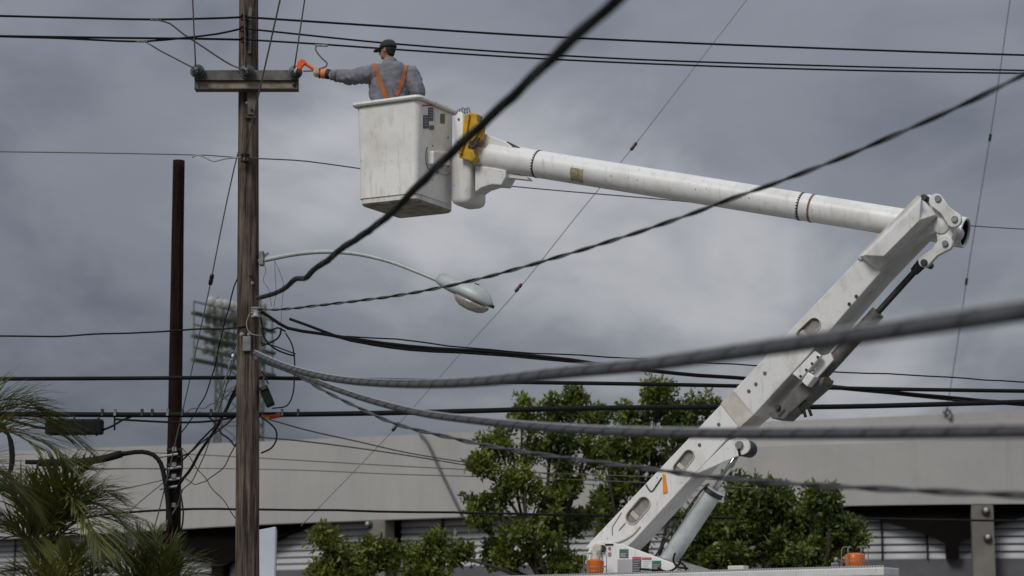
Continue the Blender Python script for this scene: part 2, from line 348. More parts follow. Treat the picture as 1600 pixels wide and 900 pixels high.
# louvre slats, bay by bay, each blade a piece
prof = [(.06, .098), (.02, .09), (-.02, .045), (-.045, -.015), (-.055, -.075), (-.055, -.096), (-.045, -.1), (.06, -.06)]
sm = MB().prism([(0, y, z) for y, z in prof], (1, 0, 0)); 
slat_me = None
mull = [-420, -280, -140, 0, 130, 250, 370, 495, 569, 605, 672, 770, 870, 970, 1070, 1170, 1270, 1372, 1443, 1520, 1550, 1650, 1750, 1850, 1950]
for a, b in zip(mull[:-1], mull[1:]):
    if (a, b) in ((569, 605), (1520, 1550)): continue
    pa, pb = plan(a, .8), plan(b, .8); t = pb - pa; l = t.length; ang = math.atan2(t.y, t.x)
    for k in range(8):
        z = 3.72 + k * .212
        if slat_me is None:
            so_ = sm.build('louvre_slat', 'louvre', bld, 180); slat_me = so_.data; 
            mm = Matrix.Translation(bld.location); slat_me.transform(mm)
            for p in slat_me.polygons: p.use_smooth = True
        else:
            so_ = bpy.data.objects.new('louvre_slat', slat_me); COL.objects.link(so_); so_.parent = bld
        so_.location = Vector((pa.x, pa.y, z)) - bld.location; so_.rotation_euler = (0, 0, ang); so_.scale = (l * .992, 1, 1)
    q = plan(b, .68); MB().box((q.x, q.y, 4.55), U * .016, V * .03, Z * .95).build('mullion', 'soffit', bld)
# columns with wall lamps
for px, lamps in ((588, ((578, 820),)), (1535, ((1540, 799), (1543, 841))), (-330, ()), (1990, ())):
    q = plan(px, .27); t = (plan(px + 10) - plan(px)).normalized(); n = Vector((-t.y, t.x, 0))
    wd = .30 if px != 588 else .33
    MB().box((q.x, q.y, (ZB - .004) / 2), t * wd, n * .25, Z * (ZB - .004) / 2).build('column', 'concrete_dark', bld, bevel=.03)
    for lx, ly in lamps:
        p = onplane(lx, ly, q - n * .25, n)
        lb = MB().lathe(p, -n, [(0, .12), (.05, .12), (.06, .09), (.12, .09)], 14).build('wall_lamp', 'steel_dark', bld, 30)
        MB().ell(p - n * .13 + Z * .03, t * .065, n * .06, Z * .07).build('lamp_globe', 'lamp_grey', lb, 180)
# added near-black shapes that paint the unlit void under the soffit
def bracket(poly, b0):
    def q(px, py, bk_):
        p = plan(px, bk_); d = ray(px, py); z = CZ + d.z * math.hypot(p.x, p.y) / math.hypot(d.x, d.y)
        return Vector((p.x, p.y, min(z, ZB + .3)))
    n = len(poly); vs = [q(a, b, b0) for a, b in poly] + [q(a, b, b0 + .28) for a, b in poly]
    MB().add(vs, [tuple(range(n))[::-1], tuple(range(n, 2 * n))] + [(i, (i + 1) % n, n + (i + 1) % n, n + i) for i in range(n)]).build('void_shade', 'soffit', bld)
bracket([(1260, 770), (1322, 801), (1375, 814), (1440, 834), (1478, 849), (1478, 873), (1498, 873), (1498, 850), (1515, 838), (1560, 820), (1640, 798), (1680, 770), (1600, 770), (1500, 770), (1400, 770)], .36)
bracket([(150, 805), (215, 838), (290, 868), (318, 880), (318, 905), (336, 905), (336, 884), (380, 862), (430, 838), (470, 822), (490, 800), (400, 800), (300, 800)], .36)
# rain pipe on the fascia
p0 = plan(690)
pl = vplane((plan(640).x, plan(640).y), (plan(730).x, plan(730).y))
pts = [pl(655, 678), pl(664, 686), pl(690, 740), pl(722, 806)]; pts = [p - Vector((0, .12, 0)) for p in pts]
MB().tube(spline(pts), .045, 8).build('drain_pipe', 'wall_grey', bld, 180)
# small roof fitting
pz = plan(1482, .2); p = onplane(1484, 645, pz, Vector((0, 1, 0)))
MB().tube(spline([p - Z * .2, p + Z * .05, p + Z * .12 + Vector((-.1, 0, 0)), p + Vector((-.16, 0, -.02))], .05), .05, 8).build('roof_vent', 'galvanised', bld, 180)

# ------------------------------------------------------------------ floodlight tower far behind
TY = 125.
tw = empty('floodlight_tower', (at(372, 600, TY).x, TY, 0), 'distant green lattice stadium floodlight tower with rows of round lamps behind the wooden pole', 'floodlight tower')
base = at(375, 600, TY); tx = base.x
Ld = Vector((.43, .9, 0)).normalized(); Wd = Vector((.9, -.43, 0))
ztop = at(375, 470, TY).z
hw = 1.25
legs = [(tx + sx * hw, TY + sy * hw) for sx in (-1, 1) for sy in (-1, 1)]
for x, y in legs: MB().tube([(x, y, 0), (x, y, ztop)], .07, 6).build('leg', 'tower_green', tw)
br = MB(); zc = 1.0
while zc < ztop - 1.8:
    for (i, j) in ((0, 1), (1, 3), (3, 2), (2, 0)):
        a, b = legs[i], legs[j]
        br.tube([(*a, zc), (*b, zc + 1.8)], .035, 5); br.tube([(*b, zc), (*a, zc + 1.8)], .035, 5); br.tube([(*a, zc), (*b, zc)], .035, 5)
    zc += 1.8
tag(br.build('bracing', 'tower_green', tw), kind='stuff')
A0 = at(304, 490, TY - 4)
for r_, py in enumerate((489, 525, 562)):
    a = at(302, py, TY - 4.2); b = a + Ld * 8.6
    MB().box((a + b) / 2, Ld * 4.3, Wd * .16, Z * .09).build('lamp_beam', 'tower_beam', tw)
for py in (471, 507, 543):
    a = at(303, py, TY - 4.2); MB().tube([a, a + Ld * 8.6], .05, 6).build('guard_rail', 'tower_green', tw)
for i in range(5):
    a = at(303, 470, TY - 4.2) + Ld * (i * 2.1); b = at(303, 564, TY - 4.2) + Ld * (i * 2.1)
    MB().tube([a, b], .045, 6).build('rack_post', 'tower_green', tw)
lamp_me = None
rows = [(331, 469), (327, 485), (325, 500), (323, 516), (322, 531), (321, 546)]
for ri, (px, py) in enumerate(rows):
    a = at(px, py, TY - 2.6)
    for k in range(9):
        p = a + Ld * (k * .72 + random.uniform(-.08, .08)) + Z * random.uniform(-.07, .07)
        if lamp_me is None:
            o = MB().lathe(p, Vector((.25, -1, -.15)), [(-.14, .05), (-.1, .13), (0, .2), (.1, .24), (.16, .255), (.2, .21), (.22, .1), (.23, .02)], 14).build('floodlight', 'lamp_grey', tw, 60)
            lamp_me = o.data; p00 = p
            lamp_dim = lamp_me.copy(); lamp_dim.materials[0] = MAT['tower_lamp']
        else:
            o = bpy.data.objects.new('floodlight', lamp_me if ri < 1 or random.random() < .3 else lamp_dim); COL.objects.link(o); o.parent = tw; o.location = p - p00

# ------------------------------------------------------------------ foliage
def leaf_mesh(name, m, centres, nleaf, llen, parent, spread=1., up=.25, rs=0):
    rg = np.random.default_rng(rs); c = np.repeat(np.array(centres), nleaf, 0); n = len(c)
    d = rg.normal(size=(n, 3)); d[:, 2] += up; d /= np.linalg.norm(d, axis=1)[:, None]
    base_ = c + d * rg.uniform(.0, .6, (n, 1)) * llen * spread + rg.normal(size=(n, 3)) * llen * .45 * spread
    l = llen * rg.uniform(.5, 1.5, (n, 1)); s = np.cross(d, rg.normal(size=(n, 3))); s /= np.linalg.norm(s, axis=1)[:, None]; nn = np.cross(d, s)
    wd_ = l * rg.uniform(.18, .28, (n, 1))
    v = np.stack([base_, base_ + d * l * .5 + s * wd_ + nn * l * .08, base_ + d * l - nn * l * .10, base_ + d * l * .5 - s * wd_ + nn * l * .08], 1).reshape(-1, 3)
    root = parent
    while root.parent: root = root.parent
    v -= np.array(root.location)
    me = bpy.data.meshes.new(name); me.vertices.add(len(v)); me.vertices.foreach_set('co', v.ravel())
    me.loops.add(n * 4); me.loops.foreach_set('vertex_index', np.arange(n * 4)); me.polygons.add(n)
    me.polygons.foreach_set('loop_start', np.arange(n) * 4); me.update(calc_edges=True); me.validate()
    me.materials.append(MAT[m]); o = bpy.data.objects.new(name, me); COL.objects.link(o); o.parent = parent; o['kind'] = 'stuff'; return o
def tree(name, label, cat, Y, base_px, lobes, m, dens=1., llen=.105, nleaf=30, stems=3, seed=1, group=None, trunk_r=.09):
    rg = random.Random(seed); b = at(base_px, 900, Y); b = Vector((b.x, Y, 0))
    rt = empty(name, b, label, cat, group)
    tr = MB(); cent = []
    fork = at(base_px, 905, Y)
    for st in range(stems):
        o = Vector((rg.uniform(-.12, .12), rg.uniform(-.12, .12), 0)) * (stems > 1) * 2
        tr.tube(spline([b + o * .6, b.lerp(fork, .5) + o, fork + o * 1.5], .4), [trunk_r * (1.25 - .5 * i / 12) for i in range(len(spline([b + o * .6, b.lerp(fork, .5) + o, fork + o * 1.5], .4)))], 8)
    starts = [fork]
    for (px, py, rx, ry, dy, n) in lobes:
        c = at(px, py + 3, Y + dy); k = Y / FPX * (.8 if max(rx, ry) < 42 else .92); RX, RY = rx * k, ry * k; RD = (RX + RY) * .5
        o = fork + Vector((rg.uniform(-.2, .2), rg.uniform(-.2, .2), rg.uniform(-.3, .1)))
        mid = o.lerp(c, .5) + Vector((rg.uniform(-.25, .25), rg.uniform(-.25, .25), rg.uniform(-.1, .3)))
        limb = spline([o, mid, c], .2); l = len(limb)
        tr.tube(limb, [max(.012, trunk_r * .62 * (1 - .75 * i / l)) for i in range(l)], 6)
        subs = []
        for i in range(max(3, int(n * dens / 9))):
            while True:
                q = Vector((rg.uniform(-1, 1), rg.uniform(-1, 1), rg.uniform(-1, 1)))
                if .25 < q.length < 1: break
            q = q * (q.length ** -.35)
            s_ = c + Vector((q.x * RX, q.y * RD, q.z * RY)) * .92
            a_ = limb[int(l * rg.uniform(.55, .98))]
            md = a_.lerp(s_, .55) + Vector((rg.uniform(-.1, .1), rg.uniform(-.1, .1), rg.uniform(-.12, .06)))
            tw_ = spline([a_, md, s_], .2); tr.tube(tw_, [max(.005, .02 * (1 - .7 * j / len(tw_))) for j in range(len(tw_))], 5, cap=False)
            for j in range(9):
                f_ = 1.06 - .5 * rg.random() ** 1.8
                cent.append(a_.lerp(s_, f_) + Vector((rg.gauss(0, 1), rg.gauss(0, 1), rg.gauss(0, .7))) * .10)
    tr.build('trunk', 'bark', rt, 180)
    leaf_mesh('crown', m, [tuple(p) for p in cent], nleaf, llen, rt, 1., .3, seed)
    return rt
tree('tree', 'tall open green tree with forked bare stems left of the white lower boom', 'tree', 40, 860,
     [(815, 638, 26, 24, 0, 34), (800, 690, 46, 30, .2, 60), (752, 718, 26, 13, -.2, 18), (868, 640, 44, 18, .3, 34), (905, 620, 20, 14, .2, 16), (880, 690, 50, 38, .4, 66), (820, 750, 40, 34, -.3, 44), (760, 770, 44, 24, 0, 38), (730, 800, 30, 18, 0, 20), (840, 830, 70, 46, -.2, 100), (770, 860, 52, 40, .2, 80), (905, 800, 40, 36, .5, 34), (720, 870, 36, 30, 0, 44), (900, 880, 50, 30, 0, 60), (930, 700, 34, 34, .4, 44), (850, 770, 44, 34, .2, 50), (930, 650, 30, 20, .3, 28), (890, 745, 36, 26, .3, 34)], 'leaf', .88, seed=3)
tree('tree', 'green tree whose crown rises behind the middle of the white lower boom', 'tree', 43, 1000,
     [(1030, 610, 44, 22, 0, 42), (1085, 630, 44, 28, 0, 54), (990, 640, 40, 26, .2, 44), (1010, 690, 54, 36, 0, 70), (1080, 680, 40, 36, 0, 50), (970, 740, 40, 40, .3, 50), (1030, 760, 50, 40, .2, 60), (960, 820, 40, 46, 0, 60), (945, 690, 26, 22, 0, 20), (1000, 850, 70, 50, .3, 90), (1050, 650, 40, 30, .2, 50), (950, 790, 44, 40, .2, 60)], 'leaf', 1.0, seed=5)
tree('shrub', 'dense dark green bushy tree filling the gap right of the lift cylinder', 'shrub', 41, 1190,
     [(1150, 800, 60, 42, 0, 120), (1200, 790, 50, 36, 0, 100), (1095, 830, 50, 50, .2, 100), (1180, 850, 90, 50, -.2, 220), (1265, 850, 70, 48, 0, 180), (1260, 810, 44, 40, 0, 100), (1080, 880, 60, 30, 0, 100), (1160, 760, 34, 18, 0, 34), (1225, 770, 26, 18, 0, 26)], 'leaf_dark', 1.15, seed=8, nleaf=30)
tree('shrub', 'dark rounded bush with lacy right edge against the stadium louvres', 'shrub', 39.5, 1290,
     [(1285, 780, 36, 28, 0, 90), (1310, 815, 40, 26, 0, 70), (1300, 850, 44, 36, .2, 70), (1345, 832, 18, 12, 0, 20), (1265, 870, 50, 30, .2, 90)], 'leaf_dark', 1.1, seed=11, llen=.09)
tree('shrub', 'small yellowish green shrub in front of the louvres beside the white panel', 'shrub', 37, 560,
     [(505, 838, 14, 14, 0, 14), (528, 862, 18, 16, 0, 18), (575, 862, 30, 28, 0, 56), (500, 885, 18, 18, 0, 20), (585, 888, 40, 20, 0, 50), (535, 892, 26, 14, .1, 26), (610, 870, 14, 20, 0, 16)], 'leaf_young', .5, seed=14, llen=.10)
tree('shrub', 'low loose green shrub between the yellowish shrub and the tall tree', 'shrub', 38, 665,
     [(648, 872, 22, 24, 0, 34), (680, 880, 34, 24, 0, 56), (640, 895, 30, 16, 0, 34), (690, 852, 16, 14, 0, 14)], 'leaf', .55, seed=17, llen=.10)

# ------------------------------------------------------------------ palms
def frond(parent, base, tip, sag, nl, wl, seed, flip=1.):
    rg = random.Random(seed); base, tip = Vector(base), Vector(tip); d = tip - base; ln = d.length
    mid = base.lerp(tip, .5) + Z * sag * ln + d.normalized() * 0
    rp = spline([base, base.lerp(mid, .5) + Z * sag * ln * .28, mid, mid.lerp(tip, .5) + Z * sag * ln * .2, tip], .06); n = len(rp)
    st = MB().tube(rp, [.014 * (1 - .8 * i / n) + .002 for i in range(n)], 6).build('frond', 'palm_stem', parent, 180)
    mb = MB()
    for i in range(nl):
        u = .22 + .78 * i / (nl - 1); j = min(n - 2, int(u * (n - 1))); p = rp[j]; t = (rp[j + 1] - rp[max(j - 1, 0)]).normalized()
        s, upv = frame(t)
        prof_ = math.sin(math.pi * min(1, (.18 + .82 * (u - .22) / .78) ** .8 * .93 + .05)) ** .55
        for sd_ in (-1, 1):
            a = R(56 - 34 * u + rg.uniform(-9, 9)); L_ = wl * prof_ * rg.uniform(.85, 1.1)
            dv = (t * math.cos(a) + (s * sd_ * math.cos(R(28)) + upv * flip * math.sin(R(28) + rg.uniform(-.15, .15))) * math.sin(a)).normalized()
            droop = rg.uniform(.08, .42) * L_
            wv = dv.cross(upv).normalized() if abs(dv.dot(upv)) < .95 else s
            hw_ = .0115 * rg.uniform(.75, 1.15)
            c_ = [p + dv * L_ * f - Z * droop * f * f for f in (0, .3, .65, 1)]
            ws = [hw_ * .45, hw_, hw_ * .8, .0012]
            vs = []
            for q, w_ in zip(c_, ws): vs += [q - wv * w_, q + upv * w_ * -.35, q + wv * w_]
            fs = []
            for k in range(3): fs += [(3 * k, 3 * k + 1, 3 * k + 4, 3 * k + 3), (3 * k + 1, 3 * k + 2, 3 * k + 5, 3 * k + 4)]
            mb.add(vs, fs)
    lf = mb.build('leaflets', 'palm_leaf', st, 180); lf['kind'] = 'stuff'
def palm(label, Y, bpx_, bpy_, tips, seed, wl=.46):
    b = at(bpx_, bpy_, Y); rt = empty('palm', (b.x, b.y, 0), label, 'palm')
    rg = random.Random(seed)
    MB().tube(spline([(b.x, b.y, 0), (b.x + .04, b.y, b.z * .5), b], .3), .042, 10).build('stem', 'palm_stem', rt, 180)
    tips = tips + [(x + rg.uniform(-45, 45), y + rg.uniform(-10, 45), dy + rg.uniform(-.5, .5), sg + rg.uniform(-.03, .1)) for x, y, dy, sg in tips if rg.random() < .22]
    for i, (tx_, ty_, dy, sg) in enumerate(tips):
        frond(rt, b + Vector((rg.uniform(-.04, .04), rg.uniform(-.04, .04), rg.uniform(-.05, .08))), at(tx_, ty_, Y + dy), sg, 36, wl * 1.15 * Y / 19, seed * 50 + i)
palm('feathery palm in the lower left corner, the one with an orange stem base', 22, 70, 872,
     [(-60, 800, -.3, .16), (20, 770, .3, .14), (48, 745, -.2, .10), (105, 720, .4, .20), (150, 735, -.3, .30), (185, 780, .3, .36), (205, 835, -.3, .40), (10, 745, .5, .18), (165, 870, -.5, .40), (-20, 860, -.5, .26), (120, 790, -.7, .34), (235, 860, .2, .34)], 1, .5)
palm('palm mostly outside the left edge, its topmost fan of fronds before the sky', 21.5, -120, 790,
     [(60, 640, .2, .26), (112, 690, .3, .34), (10, 595, .3, .16), (125, 745, -.3, .36), (150, 715, .3, .38), (60, 700, -.5, .28), (60, 800, -.2, .34), (95, 655, .5, .32)], 2, .55)
palm('low bushy palm clump at the foot of the dark pole, left of the weathered pole', 22.8, 232, 985,
     [(180, 835, .2, .2), (280, 840, .1, .24), (245, 822, .3, .14), (315, 878, 0, .3), (212, 815, -.2, .14), (155, 850, 0, .28), (295, 895, -.3, .3), (335, 900, .2, .28), (135, 885, .2, .3), (200, 865, -.4, .28), (258, 860, -.4, .24), (180, 875, .1, .28)], 3, .42)
palm('low palm clump hiding the foot of the orange stem at the bottom left', 21.4, 95, 1000,
     [(40, 868, .2, .2), (130, 855, .1, .2), (0, 895, 0, .28), (165, 895, -.2, .28), (85, 850, .3, .14), (110, 885, -.3, .28), (-20, 915, -.3, .28), (200, 905, .2, .28), (60, 890, -.4, .26), (30, 850, .1, .2)], 4, .42)

# ------------------------------------------------------------------ utility poles
def pole_shape(pb, pt, r0, r1, seed, n=28, m=70):
    vs = []; fs = []
    for i in range(m):
        t = i / (m - 1); c = pb.lerp(pt, t); r = r0 + (r1 - r0) * t
        for k in range(n):
            q = 2 * math.pi * k / n; dv = Vector((math.cos(q), math.sin(q), 0))
            h = mnoise.noise(Vector((math.cos(q) * 2.2, math.sin(q) * 2.2, t * 6 + seed))) * .035 + mnoise.noise(Vector((math.cos(q) * 7, math.sin(q) * 7, t * 3 + seed))) * .04
            vs.append(c + dv * r * (1 + h))
    fs = [(i * n + k, i * n + (k + 1) % n, (i + 1) * n + (k + 1) % n, (i + 1) * n + k) for i in range(m - 1) for k in range(n)]
    return MB().add(vs, fs + [tuple(range(n))[::-1], tuple(range((m - 1) * n, m * n))])
PY = 26.5
pa, pb_ = at(386.5, 900, PY), at(388.5, 0, PY); ax = (pb_ - pa); ax /= ax.z
PB = pa - ax * pa.z; PT = pb_ + ax * 1.1
def PC(z): return PB + ax * z
pole = empty('utility_pole', PB, 'tall weathered brown wooden utility pole carrying the crossarm and street light', 'utility pole')
pole_shape(PB, PT, .158, .116, 3.1).build('shaft', 'pole_wood', pole, 180)
def prad(z): return .158 + (.116 - .158) * z / PT.z
def ppt(px, py, out_=.0):          # point on the front of the shaft
    p = at(px, py, PY); c = PC(p.z); r = prad(p.z); dx = max(-r * .98, min(r * .98, p.x - c.x))
    return Vector((c.x + dx, c.y - math.sqrt(r * r - dx * dx) - out_, p.z))
def bolt(px, py, parent, m='galvanised', r=.03):
    p = ppt(px, py); MB().lathe(p + Vector((0, .01, 0)), (0, -1, 0), [(0, r), (.018, r), (.02, r * .55), (.05, r * .55)], 6).build('bolt', m, parent)
for px, py in ((392, 525), (388, 165), (396, 445), (393, 433), (380, 525)): bolt(px, py, pole, 'galvanised' if py != 433 else 'steel_dark', .022 if py != 525 else .03)
MB().box(ppt(388, 540) - Vector((0, .02, 0)), (.05, 0, 0), (0, .02, 0), (0, 0, .09)).build('mounting_plate', 'galvanised', pole, bevel=.006)
# dark pole behind
QY = 31.
qa, qb = at(270.5, 830, QY), at(279.5, 251, QY); qx = (qb - qa); qx /= qx.z
QB = qa - qx * qa.z
pole2 = empty('utility_pole', QB, 'shorter dark brown cut-off wooden pole behind and left of the weathered pole', 'utility pole')
pole_shape(QB, qb, .118, .085, 9.4).build('shaft', 'dark_wood', pole2, 180)
def q2(px, py): p = at(px, py, QY); return p
for py in (703, 727, 745, 790):
    c = QB + qx * at(270, py, QY).z
    MB().lathe(c - Z * .015, Z, [(0, .112), (.03, .112)], 18).build('clamp_band', 'steel_dark', pole2, 40)
    MB().box(c + Vector((.02, -.13, 0)), (.03, 0, 0), (0, .03, 0), (0, 0, .03)).build('clamp_lug', 'galvanised', pole2)
for k, py in enumerate((715, 735, 752, 765)):
    p = q2(266 + (k % 3) * 5, py); MB().tube([p + Vector((-.13, -.12, 0)), p + Vector((.13, -.14, .04))], .018, 6).build('clamp_rod', 'galvanised', pole2, 60)

# crossarm
cl, crr = at(305, 126, PY - .2), at(467, 126, PY - .2)
cc = (cl + crr) / 2
arm = empty('crossarm', cc, 'short rusty steel channel crossarm bolted across the weathered pole', 'crossarm')
hlen = (crr - cl).length / 2
zt, zm, zb = at(386, 112, PY - .2).z, at(386, 128, PY - .2).z, at(386, 140, PY - .2).z
X = Vector((1, 0, 0)); Yv = Vector((0, 1, 0))
MB().box((cc.x, PY - .235, (zt + zm) / 2), X * hlen, Yv * .05, Z * (zt - zm) / 2).build('upper_channel', 'arm_steel', arm, bevel=.006)
MB().box((cc.x, PY - .20, (zm + zb) / 2 - .002), X * hlen, Yv * .045, Z * ((zm - zb) / 2 - .002)).build('lower_flange', 'tan_steel', arm, bevel=.005)
MB().box((cc.x, PY - .20, zb - .006), X * (hlen - .003), Yv * .085, Z * .005).build('bottom_lip', 'arm_steel', arm)
for sx in (-1, 1): MB().box((cc.x + sx * (hlen - .03), PY - .258, (zm + zb) / 2), X * .028, Yv * .012, Z * (zm - zb) * .45).build('end_plate', 'arm_steel', arm)
MB().lathe((crr.x - .055, PY - .268, (zm + zb) / 2), (0, -1, 0), [(0, .028), (.015, .028), (.016, .016), (.04, .016)], 6).build('bolt', 'steel_dark', arm)
zt2, zb2 = at(400, 138, PY - .2).z, at(400, 178, PY - .2).z
pc = PC(zt2)
MB().prism([(pc.x + .0, PY - .17, zt2 + .03), (pc.x + .125, PY - .17, zt2 + .03), (pc.x + .105, PY - .17, zb2), (pc.x + .02, PY - .17, zb2)], (0, .03, 0)).build('gusset_plate', 'arm_steel', arm, bevel=.004)
MB().lathe((pc.x + .06, PY - .17, zb2 + .07), (0, -1, 0), [(0, .02), (.03, .02)], 6).build('bolt', 'steel_dark', arm)
MB().box((pc.x + .05, PY - .155, zb2 - .03), X * .075, Yv * .012, Z * .012).build('step_clip', 'steel_dark', arm)
# bell insulators on the arm
INS = []
for px, py, lb in ((308, 111, 'grey disc insulator at the left end of the crossarm'), (386, 112, 'grey disc insulator on the crossarm in front of the pole'), (461, 113, 'grey disc insulator at the right end of the crossarm by the orange tool')):
    p = at(px, py, PY - .36); ins = empty('insulator', p, lb, 'insulator', 'disc insulators on the crossarm')
    MB().lathe(p + Yv * .06, (0, -1, .1), [(0, .05), (.02, .085), (.04, .092), (.05, .088), (.052, .06), (.07, .058), (.075, .07), (.09, .066), (.1, .04), (.12, .03)], 24).build('disc', 'porcelain_dark', ins, 40)
    MB().tube([p - Yv * .03, p - Yv * .14], .018, 8).build('pin', 'galvanised', ins, 40)
    MB().box(p - Yv * .1 + X * .012, X * .012, Yv * .02, Z * .045).build('clevis', 'galvanised', ins, bevel=.004)
    MB().tube([p + Yv * .05, p + Yv * .13], .022, 8).build('stud', 'steel_dark', ins, 40)
    INS.append(p - Yv * .12)
# spools of the rack near the top and lower single spool
def spool(px, py, m, label, r=.05, h=.08, yo=.09, vertical=True):
    p = at(px, py, PY - .13 - yo); o = empty('spool_insulator', p, label, 'insulator', 'spool insulators on the weathered pole')
    a = Z if vertical else X
    MB().lathe(p - a * h / 2, a, [(0, r), (.016, r), (.022, r * .8), (h / 2, r * .62), (h - .022, r * .8), (h - .016, r), (h, r)], 18).build('spool', m, o, 40)
    MB().tube([p + Yv * 0 - a * h * .7, p + a * h * .7], .011, 8).build('pin', 'steel_dark', o)
    MB().box(p + Yv * yo * .55 + a * h * .62, (X if vertical else Z) * .022, Yv * yo * .62, a * .006).build('bracket', 'steel_dark', o)
    return p
SP = [spool(381, 27, 'porcelain_brown', 'topmost dark brown spool insulator, beside the highest wire', .042, .07),
      spool(380, 45, 'porcelain_brown', 'dark brown spool insulator just under the topmost one', .042, .07),
      spool(381, 62, 'porcelain_brown', 'dark brown spool insulator closest above the crossarm', .042, .07)]
SPL = spool(383, 247, 'porcelain_brown', 'lone dark brown spool insulator below the crossarm holding the thin line', .062, .1)
SPW = spool(400, 488, 'porcelain_white', 'white spool insulator wrapped with pale tie wire beneath the street light arm', .062, .12)
tie = helix([SPW - Z * .04, SPW + Z * .04], .066, .018, 0, .006)
tag(MB().tube(tie, .006, 6).build('tie_wire', 'strand', None, 180), 'pale tie wire coiled round the white spool insulator on the weathered pole', 'tie wire')
rb = MB().box((SP[1].x + .075, PY - prad(9) - .02, SP[1].z), X * .02, Yv * .015, Z * .3).build('rack_bar', 'arm_steel', pole)

# ------------------------------------------------------------------ wires
def wire(name, label, pts, r, m='wire_black', cat='wire', step=.25, n=7, jit=0, group=None, parts=None):
    P = spline(pts, step)
    if jit: P = [p + Vector((mnoise.noise(p * 1.7), mnoise.noise(p * 1.7 + Vector((9, 0, 0))), mnoise.noise(p * 1.7 + Vector((0, 9, 0))))) * jit for p in P]
    return tag(MB().tube(P, r, n).build(name, m, None, 180), label, cat, group)
def twisted(name, label, pts, r, pitch, m, strands=2, cat='cable', n=6, mats=None):
    P = spline(pts, .3); o = empty(name, P[0], label, cat)
    for k in range(strands):
        H = helix(P, r * (1.02 if strands == 2 else 1.15), pitch, 2 * math.pi * k / strands, min(.06, pitch / 9))
        MB().tube(H, r, n).build('strand', (mats or [m] * 9)[k], o, 180)
    return o
def lashed(name, label, pts, r, rs, pitch, cat='cable', m='sheath_grey'):
    P = spline(pts, .15); o = empty(name, P[0], label, cat)
    MB().tube(P, r, 14).build('sheath', m, o, 180)
    S = [p + Z * (r + rs * .9) for p in P]; MB().tube(S, rs, 8).build('messenger_strand', 'strand', o, 180)
    H = helix([p + Z * rs * .7 for p in P], r * 1.10, pitch, .4, .02, None, 2.2)
    MB().tube([Vector(h) for h in H], .0024, 5).build('lashing_wire', 'lash', o, 180)
    return o
p2 = (PB.x, PY)
front = (PC(6).x, PY - .16)
# the two big lashed cables swinging toward the viewer
fa = vplane(front, (1.5, 6.3))
lashed('lashed_cable', 'thick grey lashed cable sweeping from the pole up across the boom to the right edge', [fa(x, y) for x, y in ((398, 552), (430, 567), (470, 581), (530, 594), (600, 600), (680, 601), (760, 597), (880, 584), (1000, 573), (1120, 557), (1250, 539), (1400, 518), (1600, 489), (1800, 462), (2000, 436))], .027, .0085, .44)
fb = vplane(front, (2.0, 8.4))
lashed('lashed_cable', 'grey lashed cable running lower, level across the boom just above its lower pin', [fb(x, y) for x, y in ((398, 560), (440, 575), (480, 591), (520, 607), (580, 627), (660, 647), (740, 658), (840, 668), (950, 675), (1100, 679), (1300, 679), (1500, 677), (1700, 674), (1950, 668))], .024, .008, .40)
fc = vplane(front, (2.4, 10.4))
cpts = [fc(x, y) for x, y in ((402, 548), (440, 571), (500, 607), (560, 637), (620, 663), (700, 683), (780, 700), (900, 718), (1000, 731), (1120, 746), (1250, 757), (1400, 765), (1600, 774), (1800, 780))]
twisted('service_cable', 'thin grey twin cable dipping below the two lashed cables across the boom', cpts, .010, 1.3, 'sheath_grey')
# thick black cable to the top
fd = vplane(front, (.36, 7.6))
dp = [fd(x, y) for x, y in ((402, 466), (430, 458), (447, 449), (462, 436), (478, 434), (492, 420), (512, 407), (530, 391), (560, 372), (610, 334), (650, 294), (700, 244), (750, 198), (800, 151), (850, 103), (900, 57), (960, 4), (1010, -42), (1080, -108))]
P = spline(dp, .15); np_ = len(P); o = empty('overhead_cable', P[0], 'thick black twisted cable rising diagonally in front of the bucket to the top edge', 'cable')
rr = [.0165 + .006 * min(1, max(0, (i / np_ - .1) * 3)) for i in range(np_)]
MB().tube(P, rr, 12).build('sheath', 'black_rubber', o, 180)
for k, (m_, r_) in enumerate((('black_rubber', .009), ('black_rubber', .011), ('sheath_grey', .005))):
    H = helix(P, .0155 if k < 2 else .0225, 2.6, k * 2.2, .05); MB().tube(H, r_, 7).build('strand', m_, o, 180)
pg = spline(dp[:8], .05); H = helix(pg, .017, .16, 0, .012); MB().tube(H, .009, 7).build('grip_wrap', 'sheath_grey', o, 180)
fe = vplane(front, (2.75, 11.5))
twisted('service_cable', 'thin twisted black cable crossing in front of the street lamp and upper boom', [fe(x, y) for x, y in ((404, 484), (440, 483.5), (500, 477), (560, 470), (620, 462), (690, 449), (760, 433), (850, 408), (950, 378), (1050, 345), (1150, 308), (1250, 272), (1350, 232), (1450, 188), (1530, 152), (1600, 116), (1720, 52), (1850, -20))], .0085, 1.0, 'black_rubber', mats=['black_rubber', 'wire_grey'])
